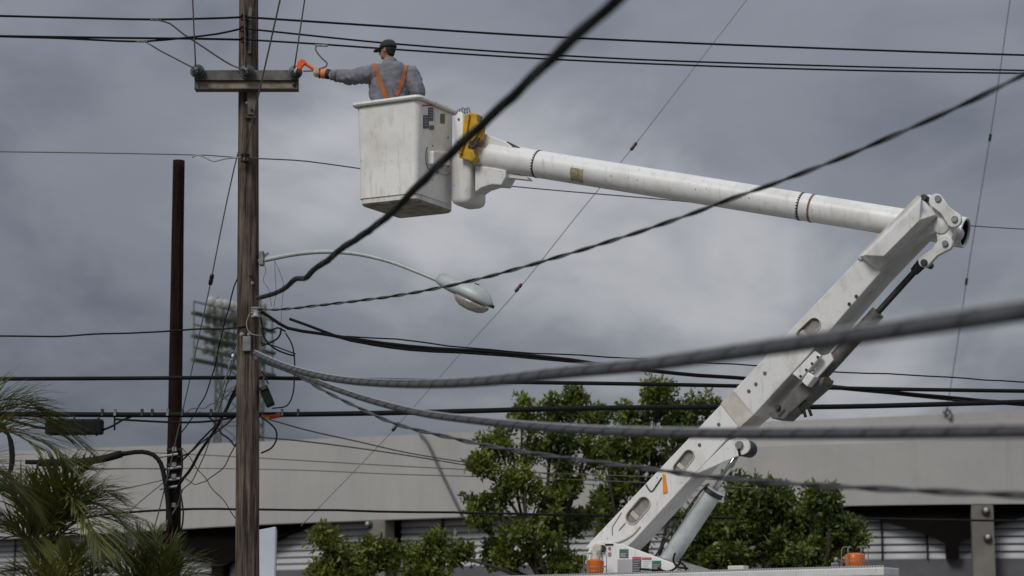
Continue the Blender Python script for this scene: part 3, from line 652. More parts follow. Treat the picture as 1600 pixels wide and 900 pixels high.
# top trio
fr = vplane((PB.x, PY - .25), (at(1700, 90, 29.5).x, 29.5)); fl = vplane((PB.x, PY - .25), (at(-150, 40, 25).x, 25))
wire('power_line', 'highest black line running right from the pole top behind the worker', [SP[0] + X * .05] + [fr(x, y) for x, y in ((600, 41), (800, 54), (1000, 64), (1300, 76), (1600, 86), (1900, 93))], .0145)
wire('power_line', 'middle of the three black lines leaving the pole top to the right', [SP[1] + X * .05] + [fr(x, y) for x, y in ((500, 57), (600, 67), (800, 82), (1000, 93), (1300, 103), (1600, 110), (1900, 115))], .0125)
wire('power_line', 'lowest of the three black lines, passing behind the worker\'s cap', [SP[2] + X * .05] + [fr(x, y) for x, y in ((500, 69), (600, 76), (800, 89), (1000, 99), (1300, 109), (1600, 114.5), (1900, 117))], .0125)
wire('power_line', 'highest black line running left from the pole top', [SP[0] - X * .03] + [fl(x, y) for x, y in ((340, 28.5), (240, 30.5), (120, 28), (0, 25), (-200, 20))], .0145)
wire('power_line', 'black line rising from the left to the second spool near the pole top', [SP[1] - X * .03] + [fl(x, y) for x, y in ((340, 53), (290, 59), (230, 64.5), (180, 64), (100, 60), (0, 57), (-200, 50))], .013)
wire('power_line', 'level black line left of the pole just above the jumper clamp', [SP[2] - X * .03] + [fl(x, y) for x, y in ((300, 60.5), (200, 59.5), (100, 58), (0, 56.5), (-200, 54))], .0145)
# jumpers with sleeves
def clampon(label, f, x0, x1, y, m='strand', rr=.019):
    a, b = f(x0, y), f(x1, y + .5); H = helix([a, b], .008, .022, 0, .006)
    tag(MB().tube(H, .011, 6).build('wire_clamp', m, None, 180), label, 'clamp')
clampon('pale ribbed clamp on the highest line left of the pole', fl, 234, 252, 31); clampon('pale ribbed clamp on the second line left of the pole', fl, 212, 230, 64.5)
wire('jumper_wire', 'grey jumper sloping from the highest left line down to the middle insulator', [fl(250, 32), fl(266, 37), fl(285, 52), fl(320, 75), fl(350, 95), fl(367, 104), INS[1]], .011, 'wire_grey')
wire('jumper_wire', 'grey jumper sloping from the second left line down to the left insulator', [fl(229, 66), fl(250, 79), fl(275, 92), fl(296, 103), INS[0]], .0095, 'wire_grey')
# risers to off-frame line toward the viewer
def riser(label, p0, px, py, Y, ext, r=.0095, m='wire_tan'):
    q = at(px, py, Y); d = (q - p0); wire('riser_wire', label, [p0, p0.lerp(q, .5), q, q + d * ext], r, m)
riser('thin grey wire rising from the left insulator out of the top of the photo', INS[0], 301, 0, 25.6, .6)
riser('thin grey wire rising from the right insulator past the orange tool', INS[2], 476, 0, 25.6, .6)
riser('grey wire running up the pole front from the middle insulator', INS[1], 381, 0, 25.7, .6)
riser('long thin wire from the lone spool crossing before the crossarm to the top edge', SPL - Yv * .06, 438, -2, 24.5, .3, .0105)
# jumper the worker handles
jf = lambda x, y: at(x, y, PY - .25)
clampon('pale ribbed clamp on the lowest right line above the worker\'s hand', jf, 493, 512, 71)
wire('jumper_wire', 'bent pale jumper wire between the clamp and the worker\'s glove', [jf(494, 72), jf(493, 77), jf(502, 90), jf(511, 99), jf(509, 104), jf(500, 107), jf(492, 110), jf(474, 111)], .0105, 'wire_tan', step=.03)
# thin neutral
wire('neutral_wire', 'thin grey line left of the pole ending at a pale preformed grip', [SPL - X * .04] + [at(x, y, PY - .2) for x, y in ((330, 243), (300, 242), (150, 239), (0, 237), (-200, 234))], .0075, 'wire_grey')
wire('wire_tail', 'pale loose tail of the preformed grip left of the lone spool', [at(x, y, PY - .25) for x, y in ((300, 246), (309, 242), (322, 247), (333, 252), (352, 248), (377, 246))], .009, 'strand', 'wire', .05)
frn = vplane((PB.x, PY + .3), (at(1700, 360, 33).x, 33))
wire('neutral_wire', 'thin grey line right of the pole passing behind the bucket and upper boom', [SPL + X * .04] + [frn(x, y) for x, y in ((480, 252), (560, 263), (790, 290), (1040, 312), (1300, 336), (1520, 353), (1600, 358), (1900, 374))], .0085, 'wire_grey')
# wire on the left at mid height
wire('service_cable', 'thin twisted wire from the left edge to the pole before the floodlight tower', [ppt(388, 512)] + [at(x, y, PY - .1) for x, y in ((350, 514), (310, 514), (240, 519), (150, 522), (80, 525), (0, 525), (-200, 522))], .011, 'black_rubber', jit=.012, step=.1)
# long black strands behind the pole
bz = lambda Y0, Y1: (lambda x, y: at(x, y, Y0 + (Y1 - Y0) * (x / 1600)))
f1 = bz(26.72, 27.6)
wire('telephone_cable', 'level black cable, upper of the two long ones behind the poles', [f1(x, y) for x, y in ((-250, 594), (0, 592), (200, 591), (380, 590), (500, 592), (640, 594), (800, 597), (1000, 600), (1200, 604), (1400, 608), (1600, 611), (1850, 614))], .026, 'black_rubber', 'cable')
f2 = bz(26.75, 27.4)
o = wire('telephone_cable', 'level thick black cable with clips, lower of the two long ones behind the poles', [f2(x, y) for x, y in ((-250, 647), (0, 647), (200, 648), (380, 648), (560, 646), (700, 643), (900, 638), (1120, 636), (1300, 635.5), (1600, 628), (1850, 622))], .033, 'black_rubber', 'cable')
for i, x in enumerate((160, 180, 222, 238, 262, 285, 330, 441, 466)):
    c = f2(x, 644.5); cp = MB().box(c, X * .014, Yv * .036, Z * .042).build('cable_clip', 'galvanised' if i % 3 == 1 else 'steel_dark', None); 
    tag(cp, ['dark clip', 'pale clip'][i % 3 == 1] + ' on the lower long cable, ' + ['leftmost beside the black splice case', 'second from the splice case', 'left of the dark pole', 'touching the left side of the dark pole', 'over the dark pole', 'just right of the dark pole', 'midway between both poles', 'first to the right of the weathered pole', 'second to the right of the weathered pole'][i], 'clip', 'clips on the lower long cable')
wire('telephone_cable', 'thin black cable hanging slightly under the long cable between the poles', [f2(x, y) for x, y in ((180, 655), (230, 658), (290, 660), (340, 657), (375, 649))], .014, 'black_rubber', 'cable')
tag(MB().tube(spline([f2(409, 649), f2(418, 651), f2(438, 648)], .05), .036, 10).build('cable_guard', mat('guard_orange', (.55, .07, .02), .5), None, 180), 'orange red plastic guard around the long cable right of the pole', 'cable guard')
tag(MB().box(f2(415, 654) - Yv * .05, X * .045, Yv * .008, Z * .016).build('marker_tag', mat('tag_yellow', (.75, .5, .03), .5)), 'small yellow marker tag on the orange cable guard', 'tag')
# black bundle sloping to the right
fg = vplane((PB.x + .1, PY - .12), (at(1700, 640, 28.5).x, 28.5))
gp = [(404, 484), (425, 498), (450, 513), (500, 521), (560, 530), (640, 541), (760, 549), (860, 558), (960, 571), (1060, 583), (1150, 590), (1290, 602), (1400, 614), (1500, 622), (1600, 630), (1850, 645)]
wire('service_cable', 'main black cable of the bundle sloping right from the white spool', [fg(x, y) for x, y in gp], .021, 'black_rubber', 'cable', jit=.01)
wire('service_cable', 'second black cable sagging under the sloping bundle right of the pole', [fg(x, y) for x, y in ((520, 525), (580, 538), (640, 547), (760, 553), (900, 566), (1060, 585), (1150, 592), (1290, 605), (1450, 622), (1600, 633), (1850, 650))], .014, 'black_rubber', 'cable', jit=.012)
wire('service_cable', 'cut black cable end sticking up left of the sloping bundle', [fg(x, y) for x, y in ((452, 498), (480, 508), (520, 523), (548, 532), (600, 540), (700, 549), (800, 556))], .018, 'black_rubber', 'cable')
wire('service_cable', 'thin wavy wire just above the sloping black bundle', [fg(x, y) for x, y in ((540, 525), (620, 530), (700, 540), (800, 549), (950, 557), (1150, 570), (1290, 580), (1450, 588), (1600, 597), (1850, 606))], .0095, 'wire_black', 'cable', jit=.016)
wire('service_cable', 'thin black wire under the boom bracket running right, nearly level', [bz(27.5, 28)(x, y) for x, y in ((930, 597), (1100, 603), (1260, 606), (1400, 609), (1600, 611.5), (1850, 616))], .011, 'wire_black', 'cable')
# thin lines before the stadium
thin = [('upper thin wire sloping across the fascia right of the pole', [(406, 651), (480, 672), (560, 690), (640, 708), (760, 727), (900, 746), (1100, 768)], 30, .011),
        ('second thin wire sloping across the fascia right of the pole', [(406, 683), (480, 690), (600, 706), (700, 722), (780, 736), (900, 754), (1100, 780)], 30.5, .011),
        ('pale thin wire crossing mid fascia, upper of two level ones', [(120, 702), (340, 712), (480, 720), (620, 728), (760, 735), (960, 743), (1200, 752)], 40, .010),
        ('pale thin wire crossing mid fascia, lower of two level ones', [(-60, 734), (180, 732), (340, 732), (480, 735), (620, 741), (760, 745), (960, 752), (1200, 764)], 40, .009),
        ('thin dark wire running level across the dark void on the far right', [(1150, 806), (1300, 809), (1450, 812), (1600, 814), (1800, 816)], 45, .022)]
for lb, pp, Y, r in thin: wire('telephone_wire', lb, [at(x, y, Y if Y > 39 else 26.6 + (x - 406) / 494 * 19) for x, y in pp], r, 'wire_grey' if Y != 45 else 'wire_black')
wire('telephone_cable', 'black cable running low across the fascia from the dark pole to the trees', [at(x, y, 31.2) for x, y in ((100, 812), (160, 804), (230, 798), (300, 795), (380, 795.5), (500, 797), (650, 800), (800, 803), (960, 806), (1150, 810))], .017, 'black_rubber', 'cable', jit=.01)
# guy wires of the roof mast, with strain insulators
def guy(label, pts, ins, Y0, Y1, r, off):
    f = vplane(*[(p.x, p.y) for p in (at(*pts[0], Y0), at(*pts[-1], Y1))])
    o = empty('guy_wire', f(*pts[-1]), label, 'guy wire')
    MB().tube(spline([f(*p) for p in pts], .5), r, 6).build('strand', 'guy_steel', o, 180)
    for x, y in ins:
        p = f(x, y); d = (f(*pts[0]) - p).normalized(); s = max(.55, r / .016)
        MB().lathe(p - d * .16 * s, d, [(0, .02 * s), (.03 * s, .05 * s), (.14 * s, .055 * s), (.17 * s, .035 * s), (.2 * s, .055 * s), (.3 * s, .05 * s), (.33 * s, .02 * s)], 10).build('strain_insulator', 'porcelain_brown', o, 180)
    return o
guy('thin guy wire with dark insulators crossing diagonally behind the bucket truck boom', [(1225, -75), (1165, 2), (1080, 112), (985, 235), (895, 345), (805, 458), (710, 563), (619, 667), (545, 745), (470, 822)], [(990, 229), (810, 450), (618, 667)], 36, 33.5, .0075, 0)
guy('thin guy wire with small insulators rising from the stadium roof at far right', [(1592, -75), (1578, 2), (1562, 115), (1547, 215), (1527, 335), (1510, 440), (1494, 550), (1478, 651)], [(1547, 215), (1510, 440)], 50, 58.5, .011, 0)
o = guy('thin guy wire with black strain ball left of the weathered pole', [(376, 225), (366, 262), (345, 360), (330, 437), (312, 520), (295, 600), (280, 665), (262, 745), (240, 830)], [(330, 437)], 27.0, 31.5, .009, 0)
# tangle between the poles
tang = [('wire dropping from the weathered pole to the floodlight tower height', [(374, 430), (366, 450), (360, 478), (352, 500), (344, 535), (332, 580), (318, 620), (300, 655), (270, 690)], .009, 'black_rubber'),
        ('thickest black cable of the tangle sloping between the poles', [(373, 597), (362, 625), (345, 655), (330, 680), (308, 716), (288, 748), (272, 770)], .021, 'black_rubber'),
        ('second black cable of the tangle sloping between the poles', [(372, 612), (352, 645), (330, 672), (300, 704), (280, 725)], .013, 'black_rubber'),
        ('third black cable of the tangle, its lower end on the dark pole clamp', [(372, 650), (345, 668), (318, 690), (295, 708), (276, 716)], .011, 'black_rubber'),
        ('grey cable sagging in a loop between the two poles', [(370, 690), (358, 718), (340, 738), (318, 752), (300, 754), (284, 745)], .008, 'wire_grey'),
        ('grey cable hanging straight from the pole to the dark pole foot', [(366, 560), (352, 610), (336, 660), (318, 716), (300, 750), (285, 768)], .008, 'wire_grey'),
        ('black cable crossing down right from the long cable to the weathered pole', [(312, 645), (330, 656), (346, 675), (358, 688), (370, 697)], .014, 'black_rubber'),
        ('thin wire crossing down right over the fascia from the dark pole clamps', [(286, 700), (302, 722), (325, 752), (350, 783), (372, 815)], .006, 'wire_black'),
        ('pale wire leaning from the dark pole to the palm clump', [(286, 765), (275, 790), (262, 812), (250, 838)], .012, 'wire_grey'),
        ('thin wire from the dark pole down left into the palm', [(262, 748), (235, 770), (205, 795), (185, 815)], .008, 'wire_grey'),
        ('slim cable running down beside the dark pole', [(284, 700), (286, 730), (282, 760), (285, 800), (282, 830)], .012, 'black_rubber'),
        ('thin grey wire left of the dark pole above the palm', [(260, 748), (200, 762), (140, 770), (60, 772)], .008, 'wire_grey'),
        ('thin wire left of the dark pole level with the clamps', [(262, 732), (220, 732), (170, 733), (100, 735)], .008, 'wire_grey'),
        ('slack grey wire between poles under the upper long cable', [(285, 650), (300, 640), (330, 634), (352, 622), (372, 606)], .007, 'wire_grey')]
for i, (lb, pp, r, m_) in enumerate(tang):
    n = len(pp); wire('drop_wire', lb, [at(x, y, 26.9 + (30.8 - 26.9) * (min(1, max(0, (372 - x) / 95))) - (.1 if x > 366 else 0)) for x, y in pp], r, m_, 'wire', .12, jit=.03)
# looped leads right of the pole
lead = [('black loop of cable beside the weathered pole near the orange guard', [(408, 652), (420, 660), (431, 672), (432, 686), (424, 700), (408, 708)], .011, .15),
        ('long black lead looping down from the bundle to the terminal box', [(446, 520), (456, 538), (460, 560), (460, 590), (457, 618), (448, 634), (425, 638)], .009, .15),
        ('black lead curving down the right side of the pole', [(405, 485), (409, 505), (413, 528), (430, 545), (452, 554), (461, 556)], .011, .16),
        ('pale drip wire bowing below the white spool on the pole', [(390, 490), (385, 505), (388, 517), (396, 523), (409, 524)], .005, .2),
        ('frayed wire end beside the cut cable near the pole', [(410, 512), (422, 516), (434, 512), (446, 518)], .011, .15),
        ('kinked tail of wire below the sloping bundle by the pole', [(409, 540), (420, 536), (432, 530), (438, 522), (439, 512)], .012, .15),
        ('short stub of wire poking right from the pole below the bundle', [(408, 536), (418, 538), (430, 541), (448, 548), (462, 553)], .008, .12),
        ('thin wire dangling from the street light arm, nearest the pole', [(413, 408), (415, 425), (411, 438), (420, 452), (424, 478)], .0035, .2),
        ('thin wire dangling from the street light arm, middle one', [(429, 407), (430, 430), (431, 455), (428, 480)], .0035, .2),
        ('thin wire dangling from the street light arm, farthest from the pole', [(429, 407), (437, 425), (443, 445), (441, 470), (439, 505)], .0035, .2)]
for lb, pp, r, off in lead:
    wire('lead_wire', lb, [at(x, y, PY - off) for x, y in pp], r, 'strand' if 'pale' in lb else ('wire_grey' if r < .004 else 'black_rubber'), 'wire', .04)
# guy grip with white strain piece on the left of the pole
gw = empty('guy_grip', at(366, 555, 26.7), 'pale strain grip with white bead hanging left of the weathered pole', 'guy grip')
MB().tube([at(373, 535, 26.45), at(366, 553, 26.6), at(352, 592, 26.8), at(336, 640, 27.2)], .009, 6).build('strand', 'strand', gw, 180)
MB().ell(at(364, 556, 26.6), X * .02, Yv * .02, Z * .026).build('bead', 'lamp_white', gw, 180)
MB().tube([at(362, 561, 26.62), at(358, 574, 26.68)], .017, 8).build('sleeve', 'strand', gw, 40)
# terminal box
tb = empty('terminal_box', at(418, 640, PY - .05), 'black terminal box hanging on the right side of the weathered pole', 'terminal box')
ca = (at(427, 634, PY - .05) - at(414, 602, PY - .05)).normalized(); sa = Vector((ca.z, 0, -ca.x))
MB().box(at(417, 619, PY - .05), ca * .135, sa * .055, Yv * .06).build('case', 'black_rubber', tb, bevel=.02)
MB().box(at(412, 606, PY - .1), ca * .03, sa * .04, Yv * .03).build('lid', 'steel_dark', tb, bevel=.01)
MB().tube(spline([at(412, 603, PY - .05), at(411, 594, PY), at(416, 585, PY + .1)], .03), .012, 7).build('hanger', 'steel_dark', tb, 60)
MB().tube(spline([at(419, 600, PY - .05), at(415, 590, PY), at(409, 580, PY)], .03), .009, 7).build('lead', 'black_rubber', tb, 60)
# splice case, loop and goose-neck cable on the left
sp = empty('splice_case', f2(116, 681), 'long black splice case slung under the cable at the left edge by the palm', 'splice case')
a, b = f2(72, 668), f2(161, 667); d = (b - a).normalized()
MB().box((a + b) / 2, d * (b - a).length / 2, Yv * .09, Z * .095).build('case', 'black_rubber', sp, bevel=.03)
for x in (78, 116, 154): MB().box(f2(x, 654), X * .012, Yv * .02, Z * .07).build('hanger', 'steel_dark', sp)
for k in range(5): MB().box(f2(72 + 18 * k + 6, 668), X * .006, Yv * .094, Z * .099).build('rib', 'black_rubber', sp)
wire('service_cable', 'black cable from the left edge dipping into the splice case', [f2(x, y) for x, y in ((-150, 640), (0, 652), (30, 660), (60, 668), (75, 669))], .018, 'black_rubber', 'cable')
wire('service_cable', 'black cable climbing from the splice case back to the long cable', [f2(x, y) for x, y in ((160, 672), (175, 666), (190, 657), (205, 651))], .014, 'black_rubber', 'cable')
wire('cable_hanger', 'short black hanger hook just right of the splice case', [f2(179, 650), f2(179, 660), f2(179, 672)], .012, 'black_rubber', 'hook')
fl3 = lambda x, y: at(x, y, 24.5)
cl_ = empty('cable_coil', fl3(0, 770), 'black coil of slack cable at the left edge behind the palm', 'cable coil')
for k in range(4):
    MB().tube(spline([fl3(-10 - 2 * k, 655 + 3 * k), fl3(8 + 2 * k, 668 + 4 * k), fl3(16 + k * 1.5, 700), fl3(15 + k, 735), fl3(4 - k * 2, 765 - 4 * k), fl3(-15, 775 - 3 * k)], .08), .016, 8).build('turn', 'black_rubber', cl_, 180)
wire('goose_neck_cable', 'thick black cable arching over and down the dark pole from the left', [at(x, y, 30.8) for x, y in ((40, 722), (100, 722), (150, 719), (180, 712), (200, 708), (222, 706), (240, 711), (251, 724), (256, 742), (260, 765), (264, 800), (268, 826))], .034, 'black_rubber', 'cable', .1, 10)
wire('goose_neck_cable', 'fatter black sleeve lying on the arching cable left of the dark pole', [at(x, y, 30.72) for x, y in ((60, 723), (120, 722), (160, 717), (180, 712), (190, 709))], .055, 'black_rubber', 'cable', .1, 10)

# ------------------------------------------------------------------ street light
fs_ = vplane((PB.x, PY - .05), (at(775, 480, 25.2).x, 25.2))
slg = empty('street_light', fs_(409, 410), 'grey cobra-head street light on a curved arm from the weathered pole', 'street light')
ap = spline([fs_(x, y) for x, y in ((405, 408), (425, 404), (455, 398), (490, 394), (520, 393.5), (560, 397), (610, 409), (650, 424), (688, 440))], .08)
MB().tube(ap, [.03 - .006 * i / len(ap) for i in range(len(ap))], 10).build('arm', 'light_grey', slg, 180)
MB().box(fs_(409, 404), X * .028, Yv * .07, Z * .09).build('wall_bracket', 'galvanised', slg, bevel=.012)
MB().box(fs_(415, 398), (X * .8 + Z * .6) * .045, Yv * .02, (Z * .8 - X * .6) * .016).build('bracket_clamp', 'galvanised', slg, bevel=.005)
hd = (fs_(772, 478) - fs_(686, 437)); hl = hd.length; hd.normalize(); hs = hd.cross(Z).normalized(); hu = hs.cross(hd).normalized()
h0 = fs_(684, 437)
secs = [(0, .045, .055, .03), (.05, .055, .075, .04), (.15, .075, .08, .05), (.3, .11, .085, .055), (.45, .14, .1, .05), (.6, .155, .11, .045), (.75, .15, .105, .04), (.88, .115, .075, .035), (.97, .05, .03, .025), (1.0, .01, .005, .005)]
vs = []; nn = 20
for t, w_, up_, dn in secs:
    for k in range(nn):
        q = 2 * math.pi * k / nn; y = math.sin(q); vs.append(h0 + hd * hl * t + hs * w_ * math.cos(q) + hu * (up_ * 1.4 if y > 0 else dn * 1.3) * y)
fs2 = [(i * nn + k, i * nn + (k + 1) % nn, (i + 1) * nn + (k + 1) % nn, (i + 1) * nn + k) for i in range(len(secs) - 1) for k in range(nn)] + [tuple(range(nn))[::-1], tuple(range((len(secs) - 1) * nn, len(secs) * nn))]
MB().add(vs, fs2).build('lamp_housing', 'light_grey', slg, 180)
c = h0 + hd * hl * .655 - hu * .05
lens = MB().ell(c, hd * .20, hs * .125, hu * .001, 20, 8)
lens = MB(); vs = []; 
for t, rx, ry in ((0, .245, .135), (.035, .235, .128), (.08, .195, .108), (.11, .12, .075), (.12, .02, .02)):
    for k in range(20):
        q = 2 * math.pi * k / 20; vs.append(c + hd * (rx * math.cos(q)) + hs * ry * math.sin(q) - hu * t)
lens.add(vs, [(i * 20 + k, i * 20 + (k + 1) % 20, (i + 1) * 20 + (k + 1) % 20, (i + 1) * 20 + k) for i in range(4) for k in range(20)] + [tuple(range(20))[::-1], tuple(range(80, 100))]).build('lens', 'refractor', slg, 180)
c = h0 + hd * hl * .985 - hu * .01
MB().box(c, hd * .015, hs * .05, hu * .02).build('latch', 'steel_dark', slg, bevel=.004)
p = h0 + hd * hl * .62 + hu * .1
MB().lathe(p, hu, [(0, .035), (.05, .035), (.06, .025)], 12).build('photocell', 'steel_dark', slg, 40)
# seam line of the housing
MB().tube([h0 + hd * hl * t + hs * -w_ * 1.012 - Z * .0 for t, w_, a_, b_ in secs[1:9]], .004, 5).build('seam', 'steel_dark', slg, 180)

# white panel behind the pole foot
wp = empty('sign_panel', (at(418, 900, 30).x, 30, 0), 'plain white upright metal panel standing just right of the weathered pole foot', 'panel')
t0, t1 = at(398, 829, 30), at(430, 823, 29.8)
MB().prism([Vector((t0.x, t0.y, .1)), Vector((t1.x, t1.y, .1)), t1, t0], Vector((.012, .06, 0))).build('sheet', 'panel_white', wp, bevel=.008)
MB().box((t1.x + .012, t1.y + .02, t1.z / 2 - .02), X * .009, Yv * .045, Z * (t1.z / 2 - .02)).build('edge_strip', 'decal_grey', wp)
for x in (t0.x + .06, t1.x - .06): MB().tube([(x, 30.1, 0), (x, 30.1, t0.z - .1)], .025, 8).build('post', 'galvanised', wp, 40)
# ------------------------------------------------------------------ bucket truck
O = at(960, 870, 24.7)
def B(px, py, off=0.): return onplane(px, py, O + V * off, V)
YC = R(0)
trk = empty('bucket_truck', (O.x, O.y, 0), 'white bucket truck with its folded boom raised and fibreglass bucket at the pole', 'bucket truck')
def plate(name, poly, o0, o1, m, parent=None, bevel=.008): return MB().prism([B(x, y, o0) for x, y in poly], V * (o1 - o0)).build(name, m, parent or trk, bevel=bevel)
def rod(name, px, py, o0, o1, r, m, parent=None, n=16, sm=40): 
    return MB().lathe(B(px, py, o0), V, [(0, r * .9), (.006, r), (o1 - o0 - .006, r), (o1 - o0, r * .9)], n).build(name, m, parent or trk, sm)
def cut_oval(o, ovals, off, depth):
    for (ax_, ay_), (bx_, by_), r in ovals:
        a, b = B(ax_, ay_, off), B(bx_, by_, off); d = (b - a).normalized(); s = d.cross(V).normalized(); poly = []
        for k in range(13): q = math.pi * (k / 12) - math.pi / 2; poly.append(b + d * math.cos(q) * r + s * math.sin(q) * r)
        for k in range(13): q = math.pi * (k / 12) + math.pi / 2; poly.append(a + d * math.cos(q) * r + s * math.sin(q) * r)
        c = MB().prism([p - V * .05 for p in poly], V * (.05 + depth)).build('cutter', 'inner_grey', trk)
        bo = o.modifiers.new('b', 'BOOLEAN'); bo.operation = 'DIFFERENCE'; bo.object = c; bo.solver = 'EXACT'
        bpy.context.view_layer.update(); dg = bpy.context.evaluated_depsgraph_get(); me = bpy.data.meshes.new_from_object(o.evaluated_get(dg)); o.modifiers.clear(); old = o.data; o.data = me; bpy.data.meshes.remove(old)
        bpy.data.objects.remove(c)
        # rim lip and recessed inner tube wall seen in the opening
        ringp = [p - V * .004 for p in poly] + [poly[0] - V * .004]
        MB().tube(ringp, .008, 6, cap=False).build('opening_rim', 'boom_cream', o, 180)
        MB().prism([a.lerp(p, .96) if i > 12 else b.lerp(p, .96) for i, p in enumerate([p + V * (depth - .022) for p in poly])], V * .018).build('opening_back', 'inner_grey', o)
        MB().box((a + b) / 2 - d * r * .95 + V * (depth - .03), d * r * .35, s * r * .7, V * .012).build('hose_clamp', 'boom_cream', o, bevel=.008)
W2 = .21
lb_ = plate('lower_boom', [(915, 856), (922, 847), (1126, 632), (1154, 666), (990, 845), (968, 866)], -W2, W2, 'boom_white', bevel=.012)
cut_oval(lb_, [((1060, 732), (1076, 712), .068), ((988, 808), (1006, 787), .08)], -W2, .055)
cl2 = plate('boom_collar', [(1125.5, 631), (1146, 609), (1178, 648), (1155, 668)], -W2 - .018, W2 + .018, 'boom_cream', bevel=.006)
ub = plate('lower_boom_outer', [(1145, 611), (1222, 529), (1345, 400), (1430, 311), (1462, 336), (1370, 432), (1264, 554), (1177, 649)], -W2 - .03, W2 + .03, 'boom_panel', bevel=.014)
cut_oval(ub, [((1254, 524), (1272, 507), .075)], -W2 - .03, .05)
# rivets/bolts on the boom side
for px, py in ((1195, 583), (1181, 600), (1170, 611), (1338, 463), (1327, 475), (1123, 663), (1093, 695), (1229, 545), (1400, 395)):
    o = ub if px > 1140 else lb_; o0 = -W2 - (.034 if px > 1140 else .004)
    MB().lathe(B(px, py, o0), -V, [(0, .02), (.006, .02), (.008, .01)], 10).build('bolt_hole', 'mid_grey' if px < 1300 else 'steel_dark', o)
# knuckle cover with facets
bp_ = [(1342, 401), (1439, 307), (1463, 335), (1375, 425)]; tp_ = [(1350, 399), (1439, 313), (1436, 345), (1381, 400)]
k0, k1 = [B(x, y, -W2 - .031) for x, y in bp_], [B(x, y, -W2 - .24) for x, y in tp_]
kc = MB().add(k0 + k1, [(0, 1, 2, 3), (7, 6, 5, 4)] + [(i, (i + 1) % 4, 4 + (i + 1) % 4, 4 + i) for i in range(4)]).build('knuckle_cover', 'boom_panel', trk, bevel=.01)
plate('cover_flange', [(1338, 402), (1434, 305), (1440, 310), (1345, 406)], -W2 - .06, W2 + .05, 'boom_cream', kc, .004)
# head end of the outer boom, pivot, links
plate('boom_head', [(1425, 312), (1452, 303), (1466, 314), (1480, 336), (1482, 350), (1464, 362), (1440, 372), (1412, 388)], -W2 + .05, W2 - .16, 'boom_panel', trk, .02)
def link(name, p, q, r0, r1, o0, o1, m, parent=None):
    a, b = B(*p, o0), B(*q, o0); d = (b - a).normalized(); s = d.cross(V).normalized(); poly = []
    for k in range(11): t = math.pi * (k / 10) - math.pi / 2; poly.append(b + d * math.cos(t) * r1 + s * math.sin(t) * r1)
    mid = (a + b) / 2; mw = min(r0, r1) * .72; poly.append(mid - s * -mw if False else mid + s * mw)
    for k in range(11): t = math.pi * (k / 10) + math.pi / 2; poly.append(a + d * math.cos(t) * r0 + s * math.sin(t) * r0)
    poly.append(mid - s * mw)
    return MB().prism(poly, V * (o1 - o0)).build(name, m, parent or trk, bevel=.008)
lk = link('knuckle_link', (1462, 313), (1490, 343), .075, .082, -W2 - .05, -W2 + .01, 'boom_panel')
rod('link_pin', 1465, 310, -W2 - .075, -W2 + .03, .036, 'galvanised'); rod('link_pin', 1491, 342, -W2 - .075, -W2 + .03, .036, 'galvanised'); rod('link_pin', 1443, 308, -W2 - .06, W2 - .1, .034, 'steel_dark')
ll = link('lower_link', (1476, 380), (1444, 408), .085, .065, -.17, -.10, 'boom_panel')
plate('link_arm', [(1470, 340), (1492, 345), (1489, 366), (1482, 389), (1466, 386), (1462, 362)], -.16, -.05, 'boom_panel', trk, .015)
rod('link_pin', 1476, 380, -.2, .0, .034, 'galvanised'); rod('link_pin', 1443, 410, -.2, .06, .038, 'steel_dark')
MB().tube([B(1443, 409, 0), B(1368, 492, 0)], .035, 12).build('knuckle_cylinder_rod', 'steel_dark', trk, 60)
MB().tube([B(1440, 412, 0), B(1428, 425, 0)], [.06, .05], 12).build('rod_eye', 'steel_dark', trk, 60)
MB().tube([B(1372, 488, 0), B(1290, 578, 0), B(1238, 632, 0)], .08, 16).build('knuckle_cylinder', 'mid_grey', trk, 60)
plate('cylinder_mount', [(1236, 610), (1226, 628), (1200, 646), (1206, 654), (1224, 655), (1240, 640), (1285, 600), (1288, 590), (1270, 588)], -.16, .16, 'mid_grey', trk, .01)
rod('mount_pin', 1214, 636, -.2, .2, .03, 'steel_dark')
MB().box(B(1221, 645, -.175), (B(1224, 640, 0) - B(1214, 650, 0)).normalized() * .045, Z * .006 + U * .006, V * .01).build('slot', 'black_rubber', trk)
bx1 = plate('bracket_plate', [(1238, 584), (1273, 548), (1283, 556), (1250, 593)], -W2 - .10, -W2 - .032, 'boom_white', trk, .01)
for px, py in ((1251, 588), (1260, 578), (1269, 568), (1278, 558)): MB().lathe(B(px, py, -W2 - .1), -V, [(0, .016), (.008, .016)], 8).build('bolt', 'steel_dark', bx1)
plate('bracket_box', [(1252, 596), (1262, 581), (1273, 588), (1261, 604)], -W2 - .10, -W2 + .1, 'boom_white', trk, .012)
plate('side_gusset', [(1284, 556), (1298, 552), (1302, 562), (1275, 592), (1270, 584)], -.2, -.16, 'boom_panel', trk, .005)
plate('hose_block', [(1270, 594), (1286, 586), (1290, 596), (1280, 606), (1268, 606)], -.12, .12, 'rust', trk, .01)
for k, (a_, b_, c_) in enumerate((((1246, 620), (1254, 634), (1259, 652)), ((1250, 618), (1260, 630), (1268, 650)), ((1248, 622), (1252, 640), (1254, 646)))):
    MB().tube(spline([B(*a_, -.1), B(*b_, -.12), B(*c_, -.1)], .03), .018, 7).build('hanging_strap', mat('strap_green%d' % k, (.018, .026, .014), .9), trk, 180)
MB().tube(spline([B(1230, 632, -.1), B(1240, 626, -.14), B(1247, 612, -.14), B(1242, 626, -.12), B(1228, 640, -.1)], .03), .012, 7).build('hose', 'black_rubber', trk, 180)
MB().tube([B(1266, 605, -.1), B(1275, 621, -.1)], .005, 5).build('wire_tail', 'wire_grey', trk)
